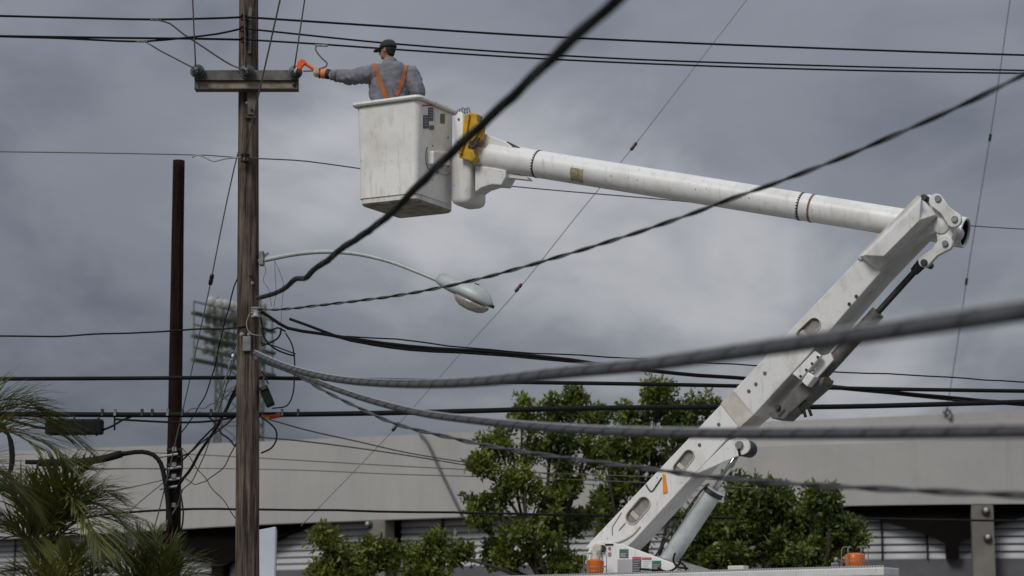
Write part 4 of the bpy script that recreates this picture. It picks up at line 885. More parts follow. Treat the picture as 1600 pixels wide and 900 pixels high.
# ears and lift cylinder
for o0, o1 in ((-W2 - .035, -W2 + .0), (W2 - .13, W2 - .1)):
    poly = [(1085, 742), (1098, 727), (1138, 688)] + [(1156 + 16 * math.cos(t), 697 - 14 * math.sin(t)) for t in [R(a) for a in range(110, -91, -20)]] + [(1130, 722)]
    plate('cylinder_ear', poly, o0, o1, 'boom_white', trk, .008)
rod('ear_pin', 1154, 695, -W2 - .07, W2 - .1, .045, 'galvanised'); rod('pin_boss', 1160, 700, -W2 + .005, W2 - .2, .095, 'steel_dark')
MB().box(B(1155, 706, -W2 - .045), Z * .05 - U * .01, U * .012, V * .008).build('grease_line', 'black_rubber', trk)
c0, c1, c2 = B(1040, 882, 0), B(1117, 765, 0), B(1157, 702, 0); cd = (c1 - c0).normalized()
cy = MB().lathe(c0, cd, [(0, .08), (.03, .105), ((c1 - c0).length - .06, .105), ((c1 - c0).length - .058, .118), ((c1 - c0).length, .118), ((c1 - c0).length + .005, .06)], 24).build('lift_cylinder', 'cyl_paint', trk, 35)
MB().lathe(c1 - cd * .062, cd, [(0, .12), (.055, .12), (.06, .11)], 24).build('gland', 'steel_dark', cy, 35)
MB().tube([c1, c2], .034, 14).build('lift_cylinder_rod', 'chrome', trk, 180)
MB().tube(spline([B(1022, 872, -.12), B(1060, 815, -.125), B(1102, 760, -.12), B(1108, 756, -.09)], .1), .011, 7).build('hydraulic_line', 'steel_dark', trk, 180)
# turret
tur = plate('turret', [(917, 866), (924, 849), (936, 845), (974, 851), (1028, 871), (1056, 882), (1076, 893), (1080, 960), (918, 960)], -.32, -.285, 'boom_white', trk, .008)
plate('turret_far_plate', [(917, 866), (924, 849), (936, 845), (974, 851), (1028, 871), (1056, 882), (1090, 893), (1090, 960), (918, 960)], .285, .32, 'boom_white', tur, .008)
plate('turret_core', [(945, 880), (1000, 874), (1060, 890), (1075, 960), (930, 960)], -.28, .28, 'boom_panel', tur, .01)
plate('turret_floor', [(1000, 866), (1030, 872), (1095, 893), (1092, 899), (1000, 880)], -.27, .27, 'inner_grey', tur, .004)
rod('pivot_pin', 932, 857, -.40, .36, .052, 'boom_cream', tur); rod('pivot_cap', 940, 857, -.36, -.322, .04, 'steel_dark', tur)
for px, py, r in ((952, 857, .02), (952, 866, .024)): rod('hole_plug', px, py, -.33, -.318, r, 'inner_grey', tur)
MB().box(B(952, 851, -.323), U * .05, Z * .009, V * .006).build('name_plate', 'black_rubber', tur)
def decal(x0, y0, x1, y1, off, m, parent, name='decal', f=None, n=None):
    f = f or (lambda x, y: B(x, y, off)); n = n or -V
    return MB().prism([f(x0, y0), f(x1, y0), f(x1, y1), f(x0, y1)], n * .003).build(name, m, parent)
for x0, y0, x1, y1, hd_, bd in ((968, 858, 982, 872, 'decal_green', 'decal_dark'), (988, 870, 1002, 895, 'decal_red', 'decal_dark'), (1003, 871, 1018, 895, 'decal_red', 'decal_white'), (1019, 876, 1033, 893, 'decal_green', 'decal_dark')):
    decal(x0, y0, x1, y0 + 4, -.3215, hd_, tur, 'decal_header'); d_ = decal(x0, y0 + 4.2, x1, y1, -.3215, bd, tur)
    for k in range(5):
        yy = y0 + 6 + k * (y1 - y0 - 7) / 5; decal(x0 + 1.5, yy, x1 - 1.5 - (k % 3) * 2, yy + .9, -.3248, 'decal_grey', d_, 'text_line')
decal(965, 874, 987, 900, -.3215, 'decal_grey', tur, 'cover_plate')
for pp in ([(1028, 888), (1040, 893), (1052, 890), (1062, 880), (1064, 872)], [(1055, 864), (1052, 876), (1060, 886), (1075, 888)], [(1060, 878), (1070, 884), (1072, 895)], [(1000, 889), (1020, 891), (1036, 892)]):
    MB().tube(spline([B(x, y, -.36) for x, y in pp], .03), .012, 7).build('hose', 'black_rubber', tur, 180)
# marks on the boom side
MB().prism([B(x, y, -W2 - .012) for x, y in ((1035, 740), (1039, 741), (1043, 769), (1036, 771))], V * .005).build('ribbon', 'orange_ribbon', lb_)
MB().tube(spline([B(x, y, -W2 - .006) for x, y in ((1009, 757), (1014, 765), (1018, 768), (1026, 758), (1034, 746))], .02), .007, 6).build('pull_cord', 'black_rubber', lb_, 180)
MB().tube(spline([B(x, y, -W2 - .003) for x, y in ((957, 836), (957, 824), (964, 812), (971, 801))], .02), .006, 6).build('stain_line', 'inner_grey', lb_, 180)
MB().box(B(972, 823, -W2 - .006), (B(977, 818, 0) - B(968, 828, 0)) * .5, Z * .008 + U * .006, V * .005).build('label_strip', 'black_rubber', lb_)
MB().tube(spline([B(x, y, -W2 - .006) for x, y in ((948, 851), (972, 845), (990, 834), (1000, 822))], .04), .012, 6).build('weld_bead', 'boom_cream', lb_, 180)
# deck rail, body, cab, chassis
def TB(u, v, z): return Vector((O.x, O.y, 0)) + U * u + V * v + Z * z
e0, e1 = B(780, 902.5, -1.1), B(1381, 886, -1.1); ed = e1 - e0
dk = MB().prism([e0, e1, e1 - Z * .085, e0 - Z * .085], V * .5).build('deck_roof', 'truck_white', trk, bevel=.012)
bm_ = MB()
for k in range(150):
    p = e0 + ed * ((k + .5) / 150) + V * .02; bm_.box(p + Z * .008, ed.normalized() * .011, V * .016, Z * .012)
tag(bm_.build('grip_studs', 'decal_grey', dk), kind='stuff')
MB().box(e0 + ed * .88 + V * .05 + Z * .03, U * .04, V * .03, Z * .03).build('deck_fitting', 'galvanised', dk, bevel=.01); MB().lathe(B(1307, 886, -1.0) - Z * .03, Z, [(0, .03), (.03, .03), (.04, .018), (.09, .018), (.1, .03), (.13, .02)], 10).build('deck_knob', 'galvanised', dk, 40)
MB().box(e0 + ed * .62 + V * .25 + Z * .03, U * .09, V * .08, Z * .035).build('deck_latch', 'boom_cream', dk, bevel=.01)
zd = e0.z - .30
bu0, bu1 = (e0 - TB(0, 0, 0)).dot(U) + .05, (e1 - TB(0, 0, 0)).dot(U) - .05
bd = MB().box(TB((bu0 + bu1) / 2, 0, (zd + .75) / 2), U * (bu1 - bu0) / 2, V * 1.05, Z * (zd - .75) / 2).build('body', 'truck_white', trk, bevel=.03)
for k in range(4):
    uu = bu0 + (bu1 - bu0) * (k + .5) / 4; dr = MB().box(TB(uu, -1.06, (zd + .75) / 2 + .05), U * (bu1 - bu0) / 8.6, V * .015, Z * (zd - .75) / 2 * .78).build('locker_door', 'truck_white', bd, bevel=.01)
    MB().box(TB(uu, -1.085, (zd + .75) / 2), U * .06, V * .01, Z * .02).build('handle', 'steel_dark', dr)
MB().box(TB((bu0 + bu1) / 2 - 1.0, 0, .72), U * ((bu1 - bu0) / 2 + 1.2), V * .4, Z * .1).build('chassis', 'steel_dark', trk)
MB().lathe(TB(0, 0, .8), Z, [(0, .34), (1.2, .34)], 24).build('pedestal', 'boom_panel', trk, 40)
cu = bu0 - 1.0
cab = MB().prism([TB(cu + .95, -1.0, .6), TB(cu - 1.3, -1.0, .6), TB(cu - 1.35, -1.0, 1.15), TB(cu - .45, -1.0, 1.25), TB(cu - .1, -1.0, 1.95), TB(cu + .9, -1.0, 2.0)], V * 2).build('cab', 'truck_white', trk, bevel=.05)
MB().prism([TB(cu + .75, -1.005, 1.25), TB(cu - .3, -1.005, 1.25), TB(cu, -1.005, 1.83), TB(cu + .75, -1.005, 1.85)], V * -.006).build('side_window', 'glass_dark', cab)
MB().prism([TB(cu - .46, -.9, 1.28), TB(cu - .46, .9, 1.28), TB(cu - .13, .85, 1.9), TB(cu - .13, -.85, 1.9)], U * -.02).build('windscreen', 'glass_dark', cab)
for uu in (cu - .6, bu0 + .9, bu1 - .9):
    for vv in (-.95, .95):
        wh = MB().lathe(TB(uu, vv - .13, .47), V, [(0, .3), (.03, .45), (.06, .47), (.2, .47), (.23, .45), (.26, .3)], 28).build('wheel', 'tyre', trk, 40)
        MB().lathe(TB(uu, vv - .14 if vv < 0 else vv + .11, .47), V, [(0, .1), (.015, .26), (.03, .26)], 20).build('rim', 'galvanised', wh, 40)
# beacons in wire cages
def beacon(px, py, off, w_, h_):
    c = B(px, py, off); o = MB().lathe(c - Z * h_, Z, [(0, w_ * .9), (.02, w_ * .98), (h_ * 1.7, w_), (h_ * 2 - .02, w_ * .97), (h_ * 2, w_ * .5)], 24).build('beacon', 'orange_lens', trk, 40)
    MB().lathe(c - Z * (h_ + .06), Z, [(0, w_ * 1.05), (.055, w_ * 1.05)], 24).build('beacon_base', 'steel_dark', o, 40)
    for k in range(6):
        q = 2 * math.pi * k / 6 + .3; dv = U * math.cos(q) + V * math.sin(q); r = w_ * 1.28
        MB().tube(spline([c + dv * r - Z * (h_ + .1), c + dv * r, c + dv * r + Z * (h_ + .035), c + dv * (r - .03) + Z * (h_ + .065), c + dv * (r - .09) + Z * (h_ + .05)], .04), .005, 6).build('cage_bar', 'galvanised', o, 180)
    pts = [c + (U * math.cos(a) + V * math.sin(a)) * w_ * 1.29 - Z * .01 for a in [2 * math.pi * i / 24 for i in range(25)]]
    MB().tube(pts, .005, 6, cap=False).build('cage_ring', 'galvanised', o, 180)
    return o
b1 = beacon(930, 884, -.62, .098, .075); beacon(1336, 876, -.85, .105, .08)
MB().lathe(B(930, 874, -.62), Z, [(0, .06), (.03, .055), (.1, .05)], 14).build('beacon_cap', 'boom_cream', b1, 40)
# ------------------------------------------------------------------ upper boom tube
TO = .42
t0_, t1_ = B(742, 240.5, TO), B(1507, 363.6, TO); td = (t1_ - t0_).normalized(); tl = (t1_ - t0_).length
tb_ = MB(); nS = 32
tube = MB().lathe(t0_, td, [(0, .165), (.02, .184), (tl * .08, .180), (tl * .135, .168), (tl * .7, .160), (tl - .2, .157), (tl - .14, .157), (tl - .13, .172), (tl, .172), (tl + .005, .15), (tl - .3, .142), (tl - .3, .01)], 40).build('upper_boom', 'boom_white', trk, 35)
MB().lathe(t1_ - td * .31, td, [(0, .141), (.02, .141)], 30).build('bore_end_shade', 'black_rubber', tube)  # black disc paints the shade deep inside the open tube
te, ts = frame(td)
MB().tube([t1_ - td * .285, t1_ - td * .012], .1385, 32, cap=False).build('bore_shade', 'porcelain_brown', tube, 180)  # dark sleeve added to paint shade on the bore wall
MB().tube([t1_ + (te * math.cos(a) + ts * math.sin(a)) * .157 for a in [2 * math.pi * i / 36 for i in range(37)]], .014, 8, cap=False).build('end_ring', 'boom_panel', tube, 180)
def toward(px, py):      # parameter along tube for a pixel on its axis
    a = B(px, py, TO); return (a - t0_).dot(td)
def rad_at(s): return float(np.interp(s, [0, tl * .08, tl * .135, tl * .7, tl], [.184, .18, .168, .160, .157]))
def scallop(s, m):
    mb = MB(); r = rad_at(s) + .002
    for k in range(30):
        q0 = 2 * math.pi * k / 30; P_ = []
        for dq, ds in ((0, 0), (.21, 0), (.105, -.028)):
            q = q0 + dq; P_.append(t0_ + td * (s + ds) + (te * math.cos(q) + ts * math.sin(q)) * (r + .001))
        o_ = [p + (p - (t0_ + td * (p - t0_).dot(td))).normalized() * .002 for p in P_]
        mb.add(P_ + o_, [(0, 1, 2), (3, 5, 4), (0, 3, 4, 1), (1, 4, 5, 2), (2, 5, 3, 0)])
    tag(mb.build('scalloped_mark', m, tube), kind='stuff')
    MB().lathe(t0_ + td * (s), td, [(0, r), (.008, r)], 40).build('band_line', m, tube, 60)
scallop(toward(842, 257), 'steel_dark'); scallop(toward(1254, 323), 'steel_dark')
s_ = toward(1270, 326); MB().lathe(t0_ + td * s_, td, [(-.012, rad_at(s_)), (-.01, rad_at(s_) + .006), (.012, rad_at(s_) + .006), (.014, rad_at(s_))], 40).build('clamp_band', 'rust', tube, 50)
def patch(s, ds, q0, q1, m, name, parent, lift=.003):
    vs = []; n = 12
    for i in range(n + 1):
        q = q0 + (q1 - q0) * i / n
        for e_ in (-ds, ds):
            for l_ in (.0005, lift): vs.append(t0_ + td * (s + e_) + (te * math.cos(q) + ts * math.sin(q)) * (rad_at(s) + l_))
    fs = []
    for i in range(n):
        a = i * 4; b = a + 4; fs += [(a + 1, a + 3, b + 3, b + 1), (a, b, b + 2, a + 2), (a, a + 1, b + 1, b), (a + 2, b + 2, b + 3, a + 3)]
    fs += [(0, 2, 3, 1), (n * 4, n * 4 + 1, n * 4 + 3, n * 4 + 2)]
    return MB().add(vs, fs).build(name, m, parent)
# find the angle that faces the viewer and below
cd_ = (CAM - (t0_ + td * 2)); cd_ -= td * cd_.dot(td); cd_.normalize(); qv = math.atan2(cd_.dot(ts), cd_.dot(te))
sg = 1 if (te * math.cos(qv + .3) + ts * math.sin(qv + .3)).z < (te * math.cos(qv) + ts * math.sin(qv)).z else -1
patch(toward(910, 272), .085, qv - sg * .15, qv + sg * .95, 'sticker_brown', 'worn_sticker', tube)
patch(toward(760, 240), .07, qv - sg * 1.1, qv - sg * .55, 'sticker_brown', 'worn_sticker', tube)
for px, py in ((965, 275), (1005, 283), (1095, 300), (1180, 306)): p = None; patch(toward(px, py), .006, qv - .04, qv + .04, 'rust', 'scuff', tube)
rod('boom_pivot', 1470, 352, -.18, .4, .09, 'boom_panel'); 
fr_ = plate('top_fairing', [(748, 226), (750, 208), (756, 208), (792, 222), (800, 229), (800, 236), (750, 232)], TO - .12, TO + .14, 'boom_white', trk, .012)
MB().tube([B(792, 223, TO - .1), B(812, 233, TO - .08)], .02, 8).build('fairing_hose', 'steel_dark', fr_, 60)
plate('tip_bracket', [(742, 258), (772, 262), (790, 266), (790, 276), (783, 289), (768, 288), (752, 293), (742, 300)], TO - .13, TO + .13, 'boom_panel', trk, .015)
plate('leveling_rod_cover', [(790, 270), (822, 276), (826, 281), (790, 277)], TO - .05, TO + .08, 'boom_panel', trk, .006)
# ------------------------------------------------------------------ bucket
BO = -.5
T = B(653, 153, BO); LU, LV = .885, .90
zbt = B(659, 312, BO + .05).z; Hb = T.z - zbt
def rrect(c0_, lu, lv, ins, r, z, far=None):      # rounded rectangle; c0_ = near corner, going -U and +V
    pts = []; fr_v = ins if far is None else far
    for (cu_, cv_, a0) in ((-ins - r, ins + r, -90), (-ins - r, lv - fr_v - r, 0), (-lu + ins + r, lv - fr_v - r, 90), (-lu + ins + r, ins + r, 180)):
        for k in range(6):
            a = R(a0 + 90 * k / 5); pts.append(Vector((c0_.x, c0_.y, z)) + U * (cu_ + r * math.cos(a)) + V * (cv_ + r * math.sin(a)))
    return pts
def loftrings(rings, cap0=True, cap1=True):
    n = len(rings[0]); vs = [p for r_ in rings for p in r_]
    fs = [(i * n + k, i * n + (k + 1) % n, (i + 1) * n + (k + 1) % n, (i + 1) * n + k) for i in range(len(rings) - 1) for k in range(n)]
    if cap0: fs.append(tuple(range(n))[::-1])
    if cap1: fs.append(tuple(range((len(rings) - 1) * n, len(rings) * n)))
    return MB().add(vs, fs)
tap = .05
bk = loftrings([rrect(T, LU, LV, tap, .055, zbt + .03, -.06), rrect(T, LU, LV, tap * .9, .06, zbt + .08, -.06), rrect(T, LU, LV, .0, .07, T.z - .03), rrect(T, LU, LV, .012, .06, T.z - .03), rrect(T, LU, LV, .012, .06, T.z + .0),
                rrect(T, LU, LV, .03, .06, T.z), rrect(T, LU, LV, .03, .06, zbt + .09)], True, True).build('bucket', 'bucket_white', trk, 40)
loftrings([rrect(T, LU, LV, -.04, .08, T.z - .012), rrect(T, LU, LV, -.052, .085, T.z + .006), rrect(T, LU, LV, -.045, .08, T.z + .034), rrect(T, LU, LV, -.02, .075, T.z + .04), rrect(T, LU, LV, .028, .06, T.z + .03), rrect(T, LU, LV, .028, .06, T.z - .0), rrect(T, LU, LV, .011, .06, T.z - .012), rrect(T, LU, LV, -.04, .08, T.z - .012)], False, False).build('rim_lip', 'bucket_white', bk, 40)
loftrings([rrect(T, LU, LV, tap + .035, .05, zbt - .004, -.03), rrect(T, LU, LV, tap + .012, .055, zbt + .006, -.05), rrect(T, LU, LV, tap - .002, .055, zbt + .03, -.062)], True, True).build('base', 'bucket_dirty', bk, 40)
r1 = rrect(T, LU, LV, tap * .9, .06, zbt + .08, -.06); r2 = rrect(T, LU, LV, 0, .07, T.z - .03)
pA, pB2, pC2 = r1[5], r1[6], r2[5]
fn = (pB2 - pA).cross(pC2 - pA).normalized()
if fn.dot(U) < 0: fn = -fn
RF = lambda x, y: onplane(x, y, pA + fn * .0015, fn)
decal(659, 163.5, 687, 166, 0, 'decal_red', bk, 'decal_header', RF, fn)
for x0, y0, x1, y1, m_ in ((659, 167, 667, 178, 'decal_white'), (669, 168, 677, 189, 'decal_dark'), (661, 180, 670, 201, 'decal_dark'), (679, 170, 686, 190, 'decal_white'), (671, 196, 678, 203, 'rust'), (688, 178, 695, 193, 'decal_olive')):
    dk_ = decal(x0, y0, x1, y1, 0, m_, bk, 'decal', RF, fn)
    if m_ == 'decal_dark':
        for k in range(4): decal(x0 + 1.2, y0 + 3 + k * 4, x1 - 1.2, y0 + 4 + k * 4, 0, 'decal_grey', dk_, 'text_line', lambda x, y: onplane(x, y, pA + fn * .006, fn), fn)
hb = MB().prism([RF(668, 236), RF(694, 237), RF(694, 259), RF(668, 257)], fn * .085).build('step_box', 'bucket_white', bk, bevel=.02)
MB().tube(spline([RF(668, 230), RF(666, 235), RF(666, 256), RF(671, 265), RF(690, 270)], .03), .006, 6).build('step_gasket', 'black_rubber', bk, 180)
MB().prism([RF(682, 268), RF(700, 270), RF(700, 273), RF(682, 271)], fn * .04).build('step_lip', 'boom_cream', bk)
for px, py in ((676, 228), (675, 281), (700, 215), (700, 260)): MB().lathe(RF(px, py), fn, [(0, .012), (.006, .012)], 8).build('rivet', 'inner_grey', bk)
# auxiliary tub and mount behind the bucket
T2 = T + U * .31 + V * .74; z2b, z2t = at(735, 316, 25.9).z, at(735, 235, 25.9).z
loftrings([rrect(T2, .275, .44, .05, .04, z2b - .01), rrect(T2, .275, .44, .015, .05, z2b + .015), rrect(T2, .275, .44, 0, .05, z2b + .06), rrect(T2, .275, .44, -.005, .05, z2t), rrect(T2, .275, .44, -.005, .05, z2t + .02)]).build('side_tub', 'bucket_white', trk, 40)
z3t = at(715, 172, 25.9).z
T3 = T + U * .20 + V * .76
mo = loftrings([rrect(T3, .12, .26, 0, .02, z2t + .021), rrect(T3, .12, .26, 0, .02, z3t - .06), rrect(T3, .12, .26, .025, .02, z3t)]).build('mount_plate', 'boom_white', trk, 40)
for dz in (.04, .12, z3t - z2t - .1): MB().lathe(Vector((T3.x, T3.y, z2t + dz)) - U * .06, -V, [(0, .014), (.012, .014)], 8).build('bolt', 'rust', mo)
for k in range(5):
    p = Vector((T3.x, T3.y, z3t)) - U * (.1 - .035 * k) + V * .03; MB().tube(spline([p - Z * .03, p + Z * (.02 + .015 * (k % 3)), p + U * .03 + Z * .03, p + U * .04 - Z * .03], .02), .008, 6).build('clip', 'galvanised', mo, 180)
MB().tube([Vector((T3.x, T3.y, z2t - .1)) + U * .05 + V * .12, t0_ + td * .1], .09, 14).build('mount_shaft', 'boom_panel', trk, 60)
YO = (T2 - O).dot(V) - .03
yc = plate('control_cover', [(729, 178), (735, 175), (746, 178), (745, 190), (751, 194), (748, 216), (741, 222), (738, 230), (742, 246), (738, 252), (716, 246), (722, 224), (724, 205)], YO - .08, YO + .06, 'yellow', trk, .012)
plate('cover_flap', [(726, 180), (733, 178), (728, 212), (720, 240), (716, 240), (722, 215)], YO - .12, YO - .082, 'yellow', yc, .006)
plate('cover_fold', [(741, 192), (748, 196), (744, 214), (736, 222), (735, 214)], YO - .115, YO - .082, 'yellow', yc, .006)
plate('control_handle', [(736, 216), (748, 214), (745, 226), (738, 232), (730, 230)], YO - .1, YO - .05, 'steel_dark', yc, .01)

# ------------------------------------------------------------------ the worker
WY = T.y + .5
def Wp(px, py, dy=0.): return at(px, py, WY + dy)
wk = empty('person', (Wp(610, 150).x, WY, zbt + .1), 'line worker in grey shirt and orange suspenders reaching left from the raised bucket', 'person')
def solid(mb, name, m, parent, voxel=.013, smooth=4, fold=0., fs_=9., bevel=0):
    o = mb.build(name, m, parent, 180)
    r_ = o.modifiers.new('r', 'REMESH'); r_.mode = 'VOXEL'; r_.voxel_size = voxel
    s_ = o.modifiers.new('s', 'SMOOTH'); s_.iterations = smooth; s_.factor = .5
    bpy.context.view_layer.update(); dg = bpy.context.evaluated_depsgraph_get(); me = bpy.data.meshes.new_from_object(o.evaluated_get(dg)); o.modifiers.clear(); old = o.data; o.data = me; bpy.data.meshes.remove(old)
    if fold:
        nrm = [v.normal.copy() for v in me.vertices]
        for v, n_ in zip(me.vertices, nrm):
            p = v.co; slv = 1 / (1 + math.exp((p.x + .2) * 40))
            a = mnoise.noise(Vector((p.x * 13 + p.z * 3, p.y * 8, p.z * 3.5))); c2 = mnoise.noise(Vector((p.x * 24 + p.z * 9, p.y * 7, p.z * 6 + 4))); b_ = mnoise.noise(Vector((p.x * 9, p.y * 9, p.z * 22 + 7)))
            k_ = a * (1 - slv) + c2 * slv
            v.co = p + n_ * fold * ((1 - abs(k_) * 2.4) * .8 + b_ * .35)
    me.shade_smooth(); return o
def torso(mb, k=1.0, z_lo=None):
    secs = [(611, 97, .075, .085, -.0), (611, 100.5, .14, .105, .0), (611, 104.5, .205, .125, .0), (611, 111, .245, .14, 0), (610, 120, .252, .148, 0), (609, 134, .25, .148, 0), (609, 148, .245, .145, 0), (609, 162, .235, .14, 0), (609, 176, .215, .135, 0)]
    vs = []; n = 24
    for px, py, a, b_, dy in secs:
        c = Wp(px, py, dy)
        for j in range(n):
            q = 2 * math.pi * j / n; cs, sn = math.cos(q), math.sin(q); sgc = abs(cs) ** .8 * (1 if cs > 0 else -1); vs.append(c + X * a * k * sgc + Yv * b_ * k * sn)
    fs = [(i * n + j, i * n + (j + 1) % n, (i + 1) * n + (j + 1) % n, (i + 1) * n + j) for i in range(len(secs) - 1) for j in range(n)]
    mb.add(vs, fs + [tuple(range(n))[::-1], tuple(range((len(secs) - 1) * n, len(secs) * n))])
floor = zbt + .095
hipc = Wp(609, 176); hips = [Vector((hipc.x + sx * .1, hipc.y, hipc.z - .03)) for sx in (-1, 1)]
knee = [Vector((hipc.x + sx * .12, hipc.y + .05, (hipc.z + floor) / 2)) for sx in (-1, 1)]; ank = [Vector((hipc.x + sx * .12, hipc.y, floor + .09)) for sx in (-1, 1)]
LS, LE, LW, LH = Wp(584, 115, -.02), Wp(548, 121, -.06), Wp(519, 117.5, -.02), Wp(503, 115, .06)
RS_, RE, RW = Wp(643, 116, 0), Wp(653, 143, -.06), Wp(645, 168, .14)
hf = Vector((-.86, .5, -.02)).normalized(); hs_ = hf.cross(Z).normalized(); hc = Wp(605, 78.5)
# body
b = MB(); torso(b, .9)
b.caps(Wp(607, 88), Wp(611, 101), .058, .068)
b.ell(hc + Z * .008 - hf * .012, hf * .098, hs_ * .076, Z * .108, 20, 14); b.ell(hc + hf * .035 - Z * .055, hf * .058, hs_ * .055, Z * .058); b.ell(hc + hf * .06 - Z * .09, hf * .026, hs_ * .026, Z * .022)
b.caps(hc + hf * .085 + Z * .005, hc + hf * .112 - Z * .03, .009, .015); b.ell(hc + hf * .088 - Z * .058, hf * .012, hs_ * .024, Z * .012)
for s in (-1, 1): b.ell(hc + hs_ * s * .077 - hf * .012 - Z * .012, hf * .018, hs_ * .011, Z * .032, 10, 8)
b.caps(LS, LE, .07, .052); b.caps(LE, LW, .052, .034); b.caps(LW, LH, .034, .03); b.caps(RS_, RE, .07, .05); b.caps(RE, RW, .05, .033)
for s in (0, 1): b.caps(hips[s], knee[s], .085, .06); b.caps(knee[s], ank[s], .058, .04); b.caps(ank[s] - Z * .04, ank[s] - Z * .05 + Yv * .16, .042, .036)
rp_ = RW + (RW - RE).normalized() * .06; b.ell(rp_, X * .04, Yv * .045, Z * .025)
for k in range(4): q = rp_ + X * (-.03 + .02 * k) + Yv * .03; b.caps(q, q + Yv * .045 - Z * .012, .009, .008); b.caps(q + Yv * .045 - Z * .012, q + Yv * .06 - Z * .045, .008, .007)
b.caps(rp_ - X * .035, rp_ - X * .05 + Yv * .04 - Z * .02, .01, .009)
body = solid(b, 'body', 'skin', wk, .0085, 3)
# shirt
b = MB(); torso(b, 1.0)
b.caps(LS, LE, .115, .09, 16); b.caps(LE, LW + (LE - LW).normalized() * .02, .09, .062, 16); b.caps(RS_ - X * .01, RE, .11, .085, 16); b.caps(RE, RW, .085, .06, 16)
b.ell(Wp(606, 120), X * .2, Yv * .155, Z * .2)
shirt = solid(b, 'shirt', 'shirt', wk, .011, 3, .019, 10.)
co_ = MB(); c = Wp(609.5, 97.5)
cvs = []; 
for t, r0_, dz in ((0, .094, -.035), (.3, .088, .0), (.6, .083, .035), (.8, .078, .04), (1, .074, .03), (1.2, .074, -.03)):
    for k in range(24): q = 2 * math.pi * k / 24; cvs.append(c + (X * math.cos(q) * 1.02 + Yv * math.sin(q) * .95) * r0_ + Z * (dz - .01 * math.sin(q)))
co_.add(cvs, [(i * 24 + k, i * 24 + (k + 1) % 24, (i + 1) * 24 + (k + 1) % 24, (i + 1) * 24 + k) for i in range(5) for k in range(24)]).build('collar', 'shirt', shirt, 60)
# trousers and boots
b = MB(); b.ell(hipc - Z * .03, X * .2, Yv * .14, Z * .13)
for s in (0, 1): b.caps(hips[s], knee[s], .105, .08); b.caps(knee[s], ank[s], .08, .068)
solid(b, 'trousers', 'trouser', wk, .016, 3)
for s in (0, 1):
    b = MB(); b.caps(ank[s] + Z * .04, ank[s] - Z * .03, .055, .052); b.caps(ank[s] - Z * .04, ank[s] - Z * .045 + Yv * .17, .048, .045); solid(b, 'boot', 'brown_cuff', wk, .012, 2)
# hair, cap, sunglasses
b = MB(); b.ell(hc + Z * .012 - hf * .022, hf * .094, hs_ * .081, Z * .098, 18, 12); b.ell(hc - hf * .055 - Z * .045, hf * .045, hs_ * .06, Z * .05)
solid(b, 'hair', 'hair', wk, .009, 2)
cap = MB(); n = 24; vs = []
for i in range(9):
    a = math.pi / 2 * i / 8; rr_ = math.cos(a) ** .8; zz_ = math.sin(a)
    for k in range(n): q = 2 * math.pi * k / n; vs.append(hc + Z * (.028 + .105 * zz_) - hf * .012 + (hf * math.cos(q) * .115 + hs_ * math.sin(q) * .094) * rr_)
fs = [(i * n + k, i * n + (k + 1) % n, (i + 1) * n + (k + 1) % n, (i + 1) * n + k) for i in range(8) for k in range(n)] + [tuple(range(n))[::-1]]
cp = cap.add(vs, fs).build('cap', 'cap', wk, 180)
bv = []; 
for k in range(13):
    q = R(-65 + 130 * k / 12); e_ = hf * math.cos(q) * .115 + hs_ * math.sin(q) * .094
    f_ = hf * (.1 * max(0, math.cos(q * 1.35)) ** .6); base_ = hc + Z * .034 - hf * .012
    bv += [base_ + e_ * .97, base_ + e_ * .97 + f_ - Z * .022 * (f_.length / .1), base_ + e_ * .97 + f_ - Z * (.022 * (f_.length / .1) + .007), base_ + e_ * .97 - Z * .007]
MB().add(bv, [(i * 4 + k, i * 4 + (k + 1) % 4, (i + 1) * 4 + (k + 1) % 4, (i + 1) * 4 + k) for i in range(12) for k in range(4)] + [(0, 1, 2, 3), (51, 50, 49, 48)]).build('brim', 'cap', cp, 40)
gl = MB().box(hc + hf * .09 + Z * .004, hf * .007, hs_ * .062, Z * .016).build('sunglasses', 'glass_dark', wk, bevel=.005)
for s in (-1, 1): MB().tube([hc + hf * .09 + hs_ * s * .062 + Z * .006, hc - hf * .01 + hs_ * s * .08 + Z * .006], .0035, 5).build('temple', 'glass_dark', gl)
# suspenders laid on the shirt
from mathutils.bvhtree import BVHTree
dg = bpy.context.evaluated_depsgraph_get(); bvh = BVHTree.FromPolygons([v.co + wk.location for v in shirt.data.vertices], [tuple(p.vertices) for p in shirt.data.polygons])
def strap(pp, wpx, name):
    pts = spline([Vector((x, y, 0)) for x, y in pp], 3); vs = []
    for i, p in enumerate(pts):
        t = (pts[min(i + 1, len(pts) - 1)] - pts[max(i - 1, 0)]).normalized(); s = Vector((-t.y, t.x, 0))
        row = []
        for e_ in (-1, 0, 1):
            q = p + s * e_ * wpx / 2; d = ray(q.x, q.y).normalized(); h = bvh.ray_cast(CAM, d)
            row.append((h[0], h[1]) if h[0] is not None else (at(q.x, q.y, WY), -d))
        for l_ in (.001, .011):
            for h0_, n_ in row: vs.append(h0_ + n_ * l_)
    m_ = 6; fs = []
    for i in range(len(pts) - 1):
        a = i * 6; c_ = a + 6
        fs += [(a + 3, a + 4, c_ + 4, c_ + 3), (a + 4, a + 5, c_ + 5, c_ + 4), (a, c_, c_ + 1, a + 1), (a + 1, c_ + 1, c_ + 2, a + 2), (a, a + 3, c_ + 3, c_), (a + 2, c_ + 2, c_ + 5, a + 5)]
    MB().add(vs, fs).build(name, 'harness', wk, 60)
strap([(584.5, 100), (588, 112), (595, 130), (604, 153)], 6.2, 'suspender_strap'); strap([(634.5, 103), (632, 115), (627, 132), (619, 150)], 5.8, 'suspender_strap')
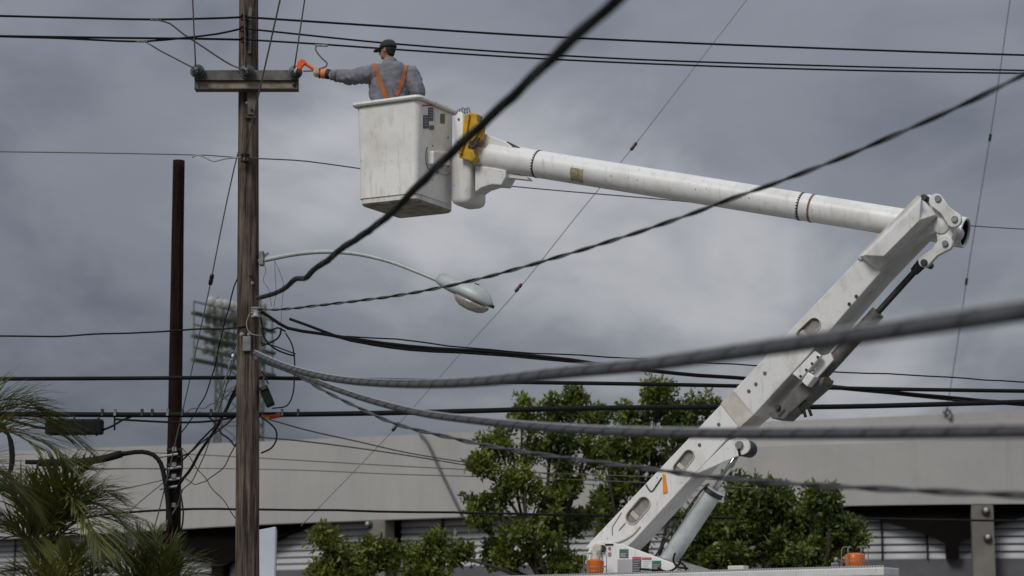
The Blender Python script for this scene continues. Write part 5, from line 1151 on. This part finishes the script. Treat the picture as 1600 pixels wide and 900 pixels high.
# gloved left hand holding the orange tool
h1, h0g = at(472, 97, LH.y - .0), at(499, 113.5, LH.y - .03)
tax = (h1 - h0g).normalized(); ga, gb = frame(tax)
gl_ = MB(); wr = Wp(507, 115.5, .03); palm_c = Wp(495.5, 114.5, .03) - Yv * .03
gl_.caps(wr, palm_c, .042, .046); gl_.ell(palm_c, X * .05, Yv * .03, Z * .062)
cfw = (CAM - h0g); cfw -= tax * cfw.dot(tax); cfw.normalize(); csd = tax.cross(cfw)
if csd.z > 0: csd = -csd
for k in range(4):
    s_k = .02 + .026 * k; c = h0g + tax * (s_k - .03); ln = (.9, 1.05, 1.0, .8)[3 - k]; rad_ = .026; prev = None
    for a_ in (20, 75, 140, 200, 200 + 50 * ln):
        q = R(a_); p = c + (csd * math.cos(q) + cfw * math.sin(q) * -1) * rad_ * 1.25
        if prev is not None: gl_.caps(prev, p, .0125, .0115, 8)
        prev = p
    gl_.caps(palm_c + tax * (s_k - .05) * .6, c + (csd * math.cos(R(20)) - cfw * math.sin(R(20))) * rad_ * 1.25, .02, .0125, 8)
t_a = palm_c + cfw * .015 - csd * .03; t_b = h0g + tax * .03 + cfw * .03; t_c = h0g + tax * .065 + cfw * .027 + csd * .01
gl_.caps(t_a, t_b, .018, .0145, 8); gl_.caps(t_b, t_c, .0145, .012, 8)
glv = solid(gl_, 'glove', 'glove', wk, .0055, 2)
def sleeve(p, q, r0, r1, m_, name, par): 
    p, q = Vector(p), Vector(q); l = (q - p).length; MB().lathe(p, q - p, [(0, r0 * .9), (.004, r0), (l * .5, (r0 + r1) / 2 + .003), (l - .004, r1), (l, r1 * .9)], 20).build(name, m_, par, 50)
sleeve(Wp(500.5, 114.8, .03), Wp(511, 115.4, .02), .058, .062, 'cuff', 'glove_cuff', glv)
sleeve(Wp(498.5, 114.6, .03), Wp(500.8, 114.8, .03), .064, .064, 'band', 'cuff_band', glv); sleeve(Wp(510.5, 115.4, .02), Wp(518, 116.5, .0), .066, .056, 'band', 'cuff_band', glv)
sleeve(Wp(517, 116.5, 0), Wp(525, 118, -.03), .056, .062, 'shirt', 'rubber_sleeve', glv); sleeve(Wp(524, 117.7, -.03), Wp(527.5, 118.2, -.035), .07, .072, 'brown_cuff', 'sleeve_edge', glv)
tl_ = empty('insulating_tool', h0g, 'orange angled tool held by the worker against the right crossarm insulator', 'tool')
MB().tube(spline([h0g - tax * .03, h0g + tax * .08, at(480, 101.5, LH.y - .02), at(474, 97.5, LH.y - .02)], .03), [.021] * len(spline([h0g - tax * .03, h0g + tax * .08, at(480, 101.5, LH.y - .02), at(474, 97.5, LH.y - .02)], .03)), 12).build('handle', 'orange_tool', tl_, 60)
YT = LH.y - .02
MB().prism([at(x, y, YT - .03) for x, y in ((463, 103), (465, 95), (470, 91), (476, 93), (479, 98), (474, 102), (470, 107), (466, 109))], Yv * .06).build('head', 'orange_tool', tl_, bevel=.01)
MB().tube([at(465, 105, YT), at(460, 114, YT - .03)], [.02, .013], 8).build('jaw', 'galvanised', tl_, 60)
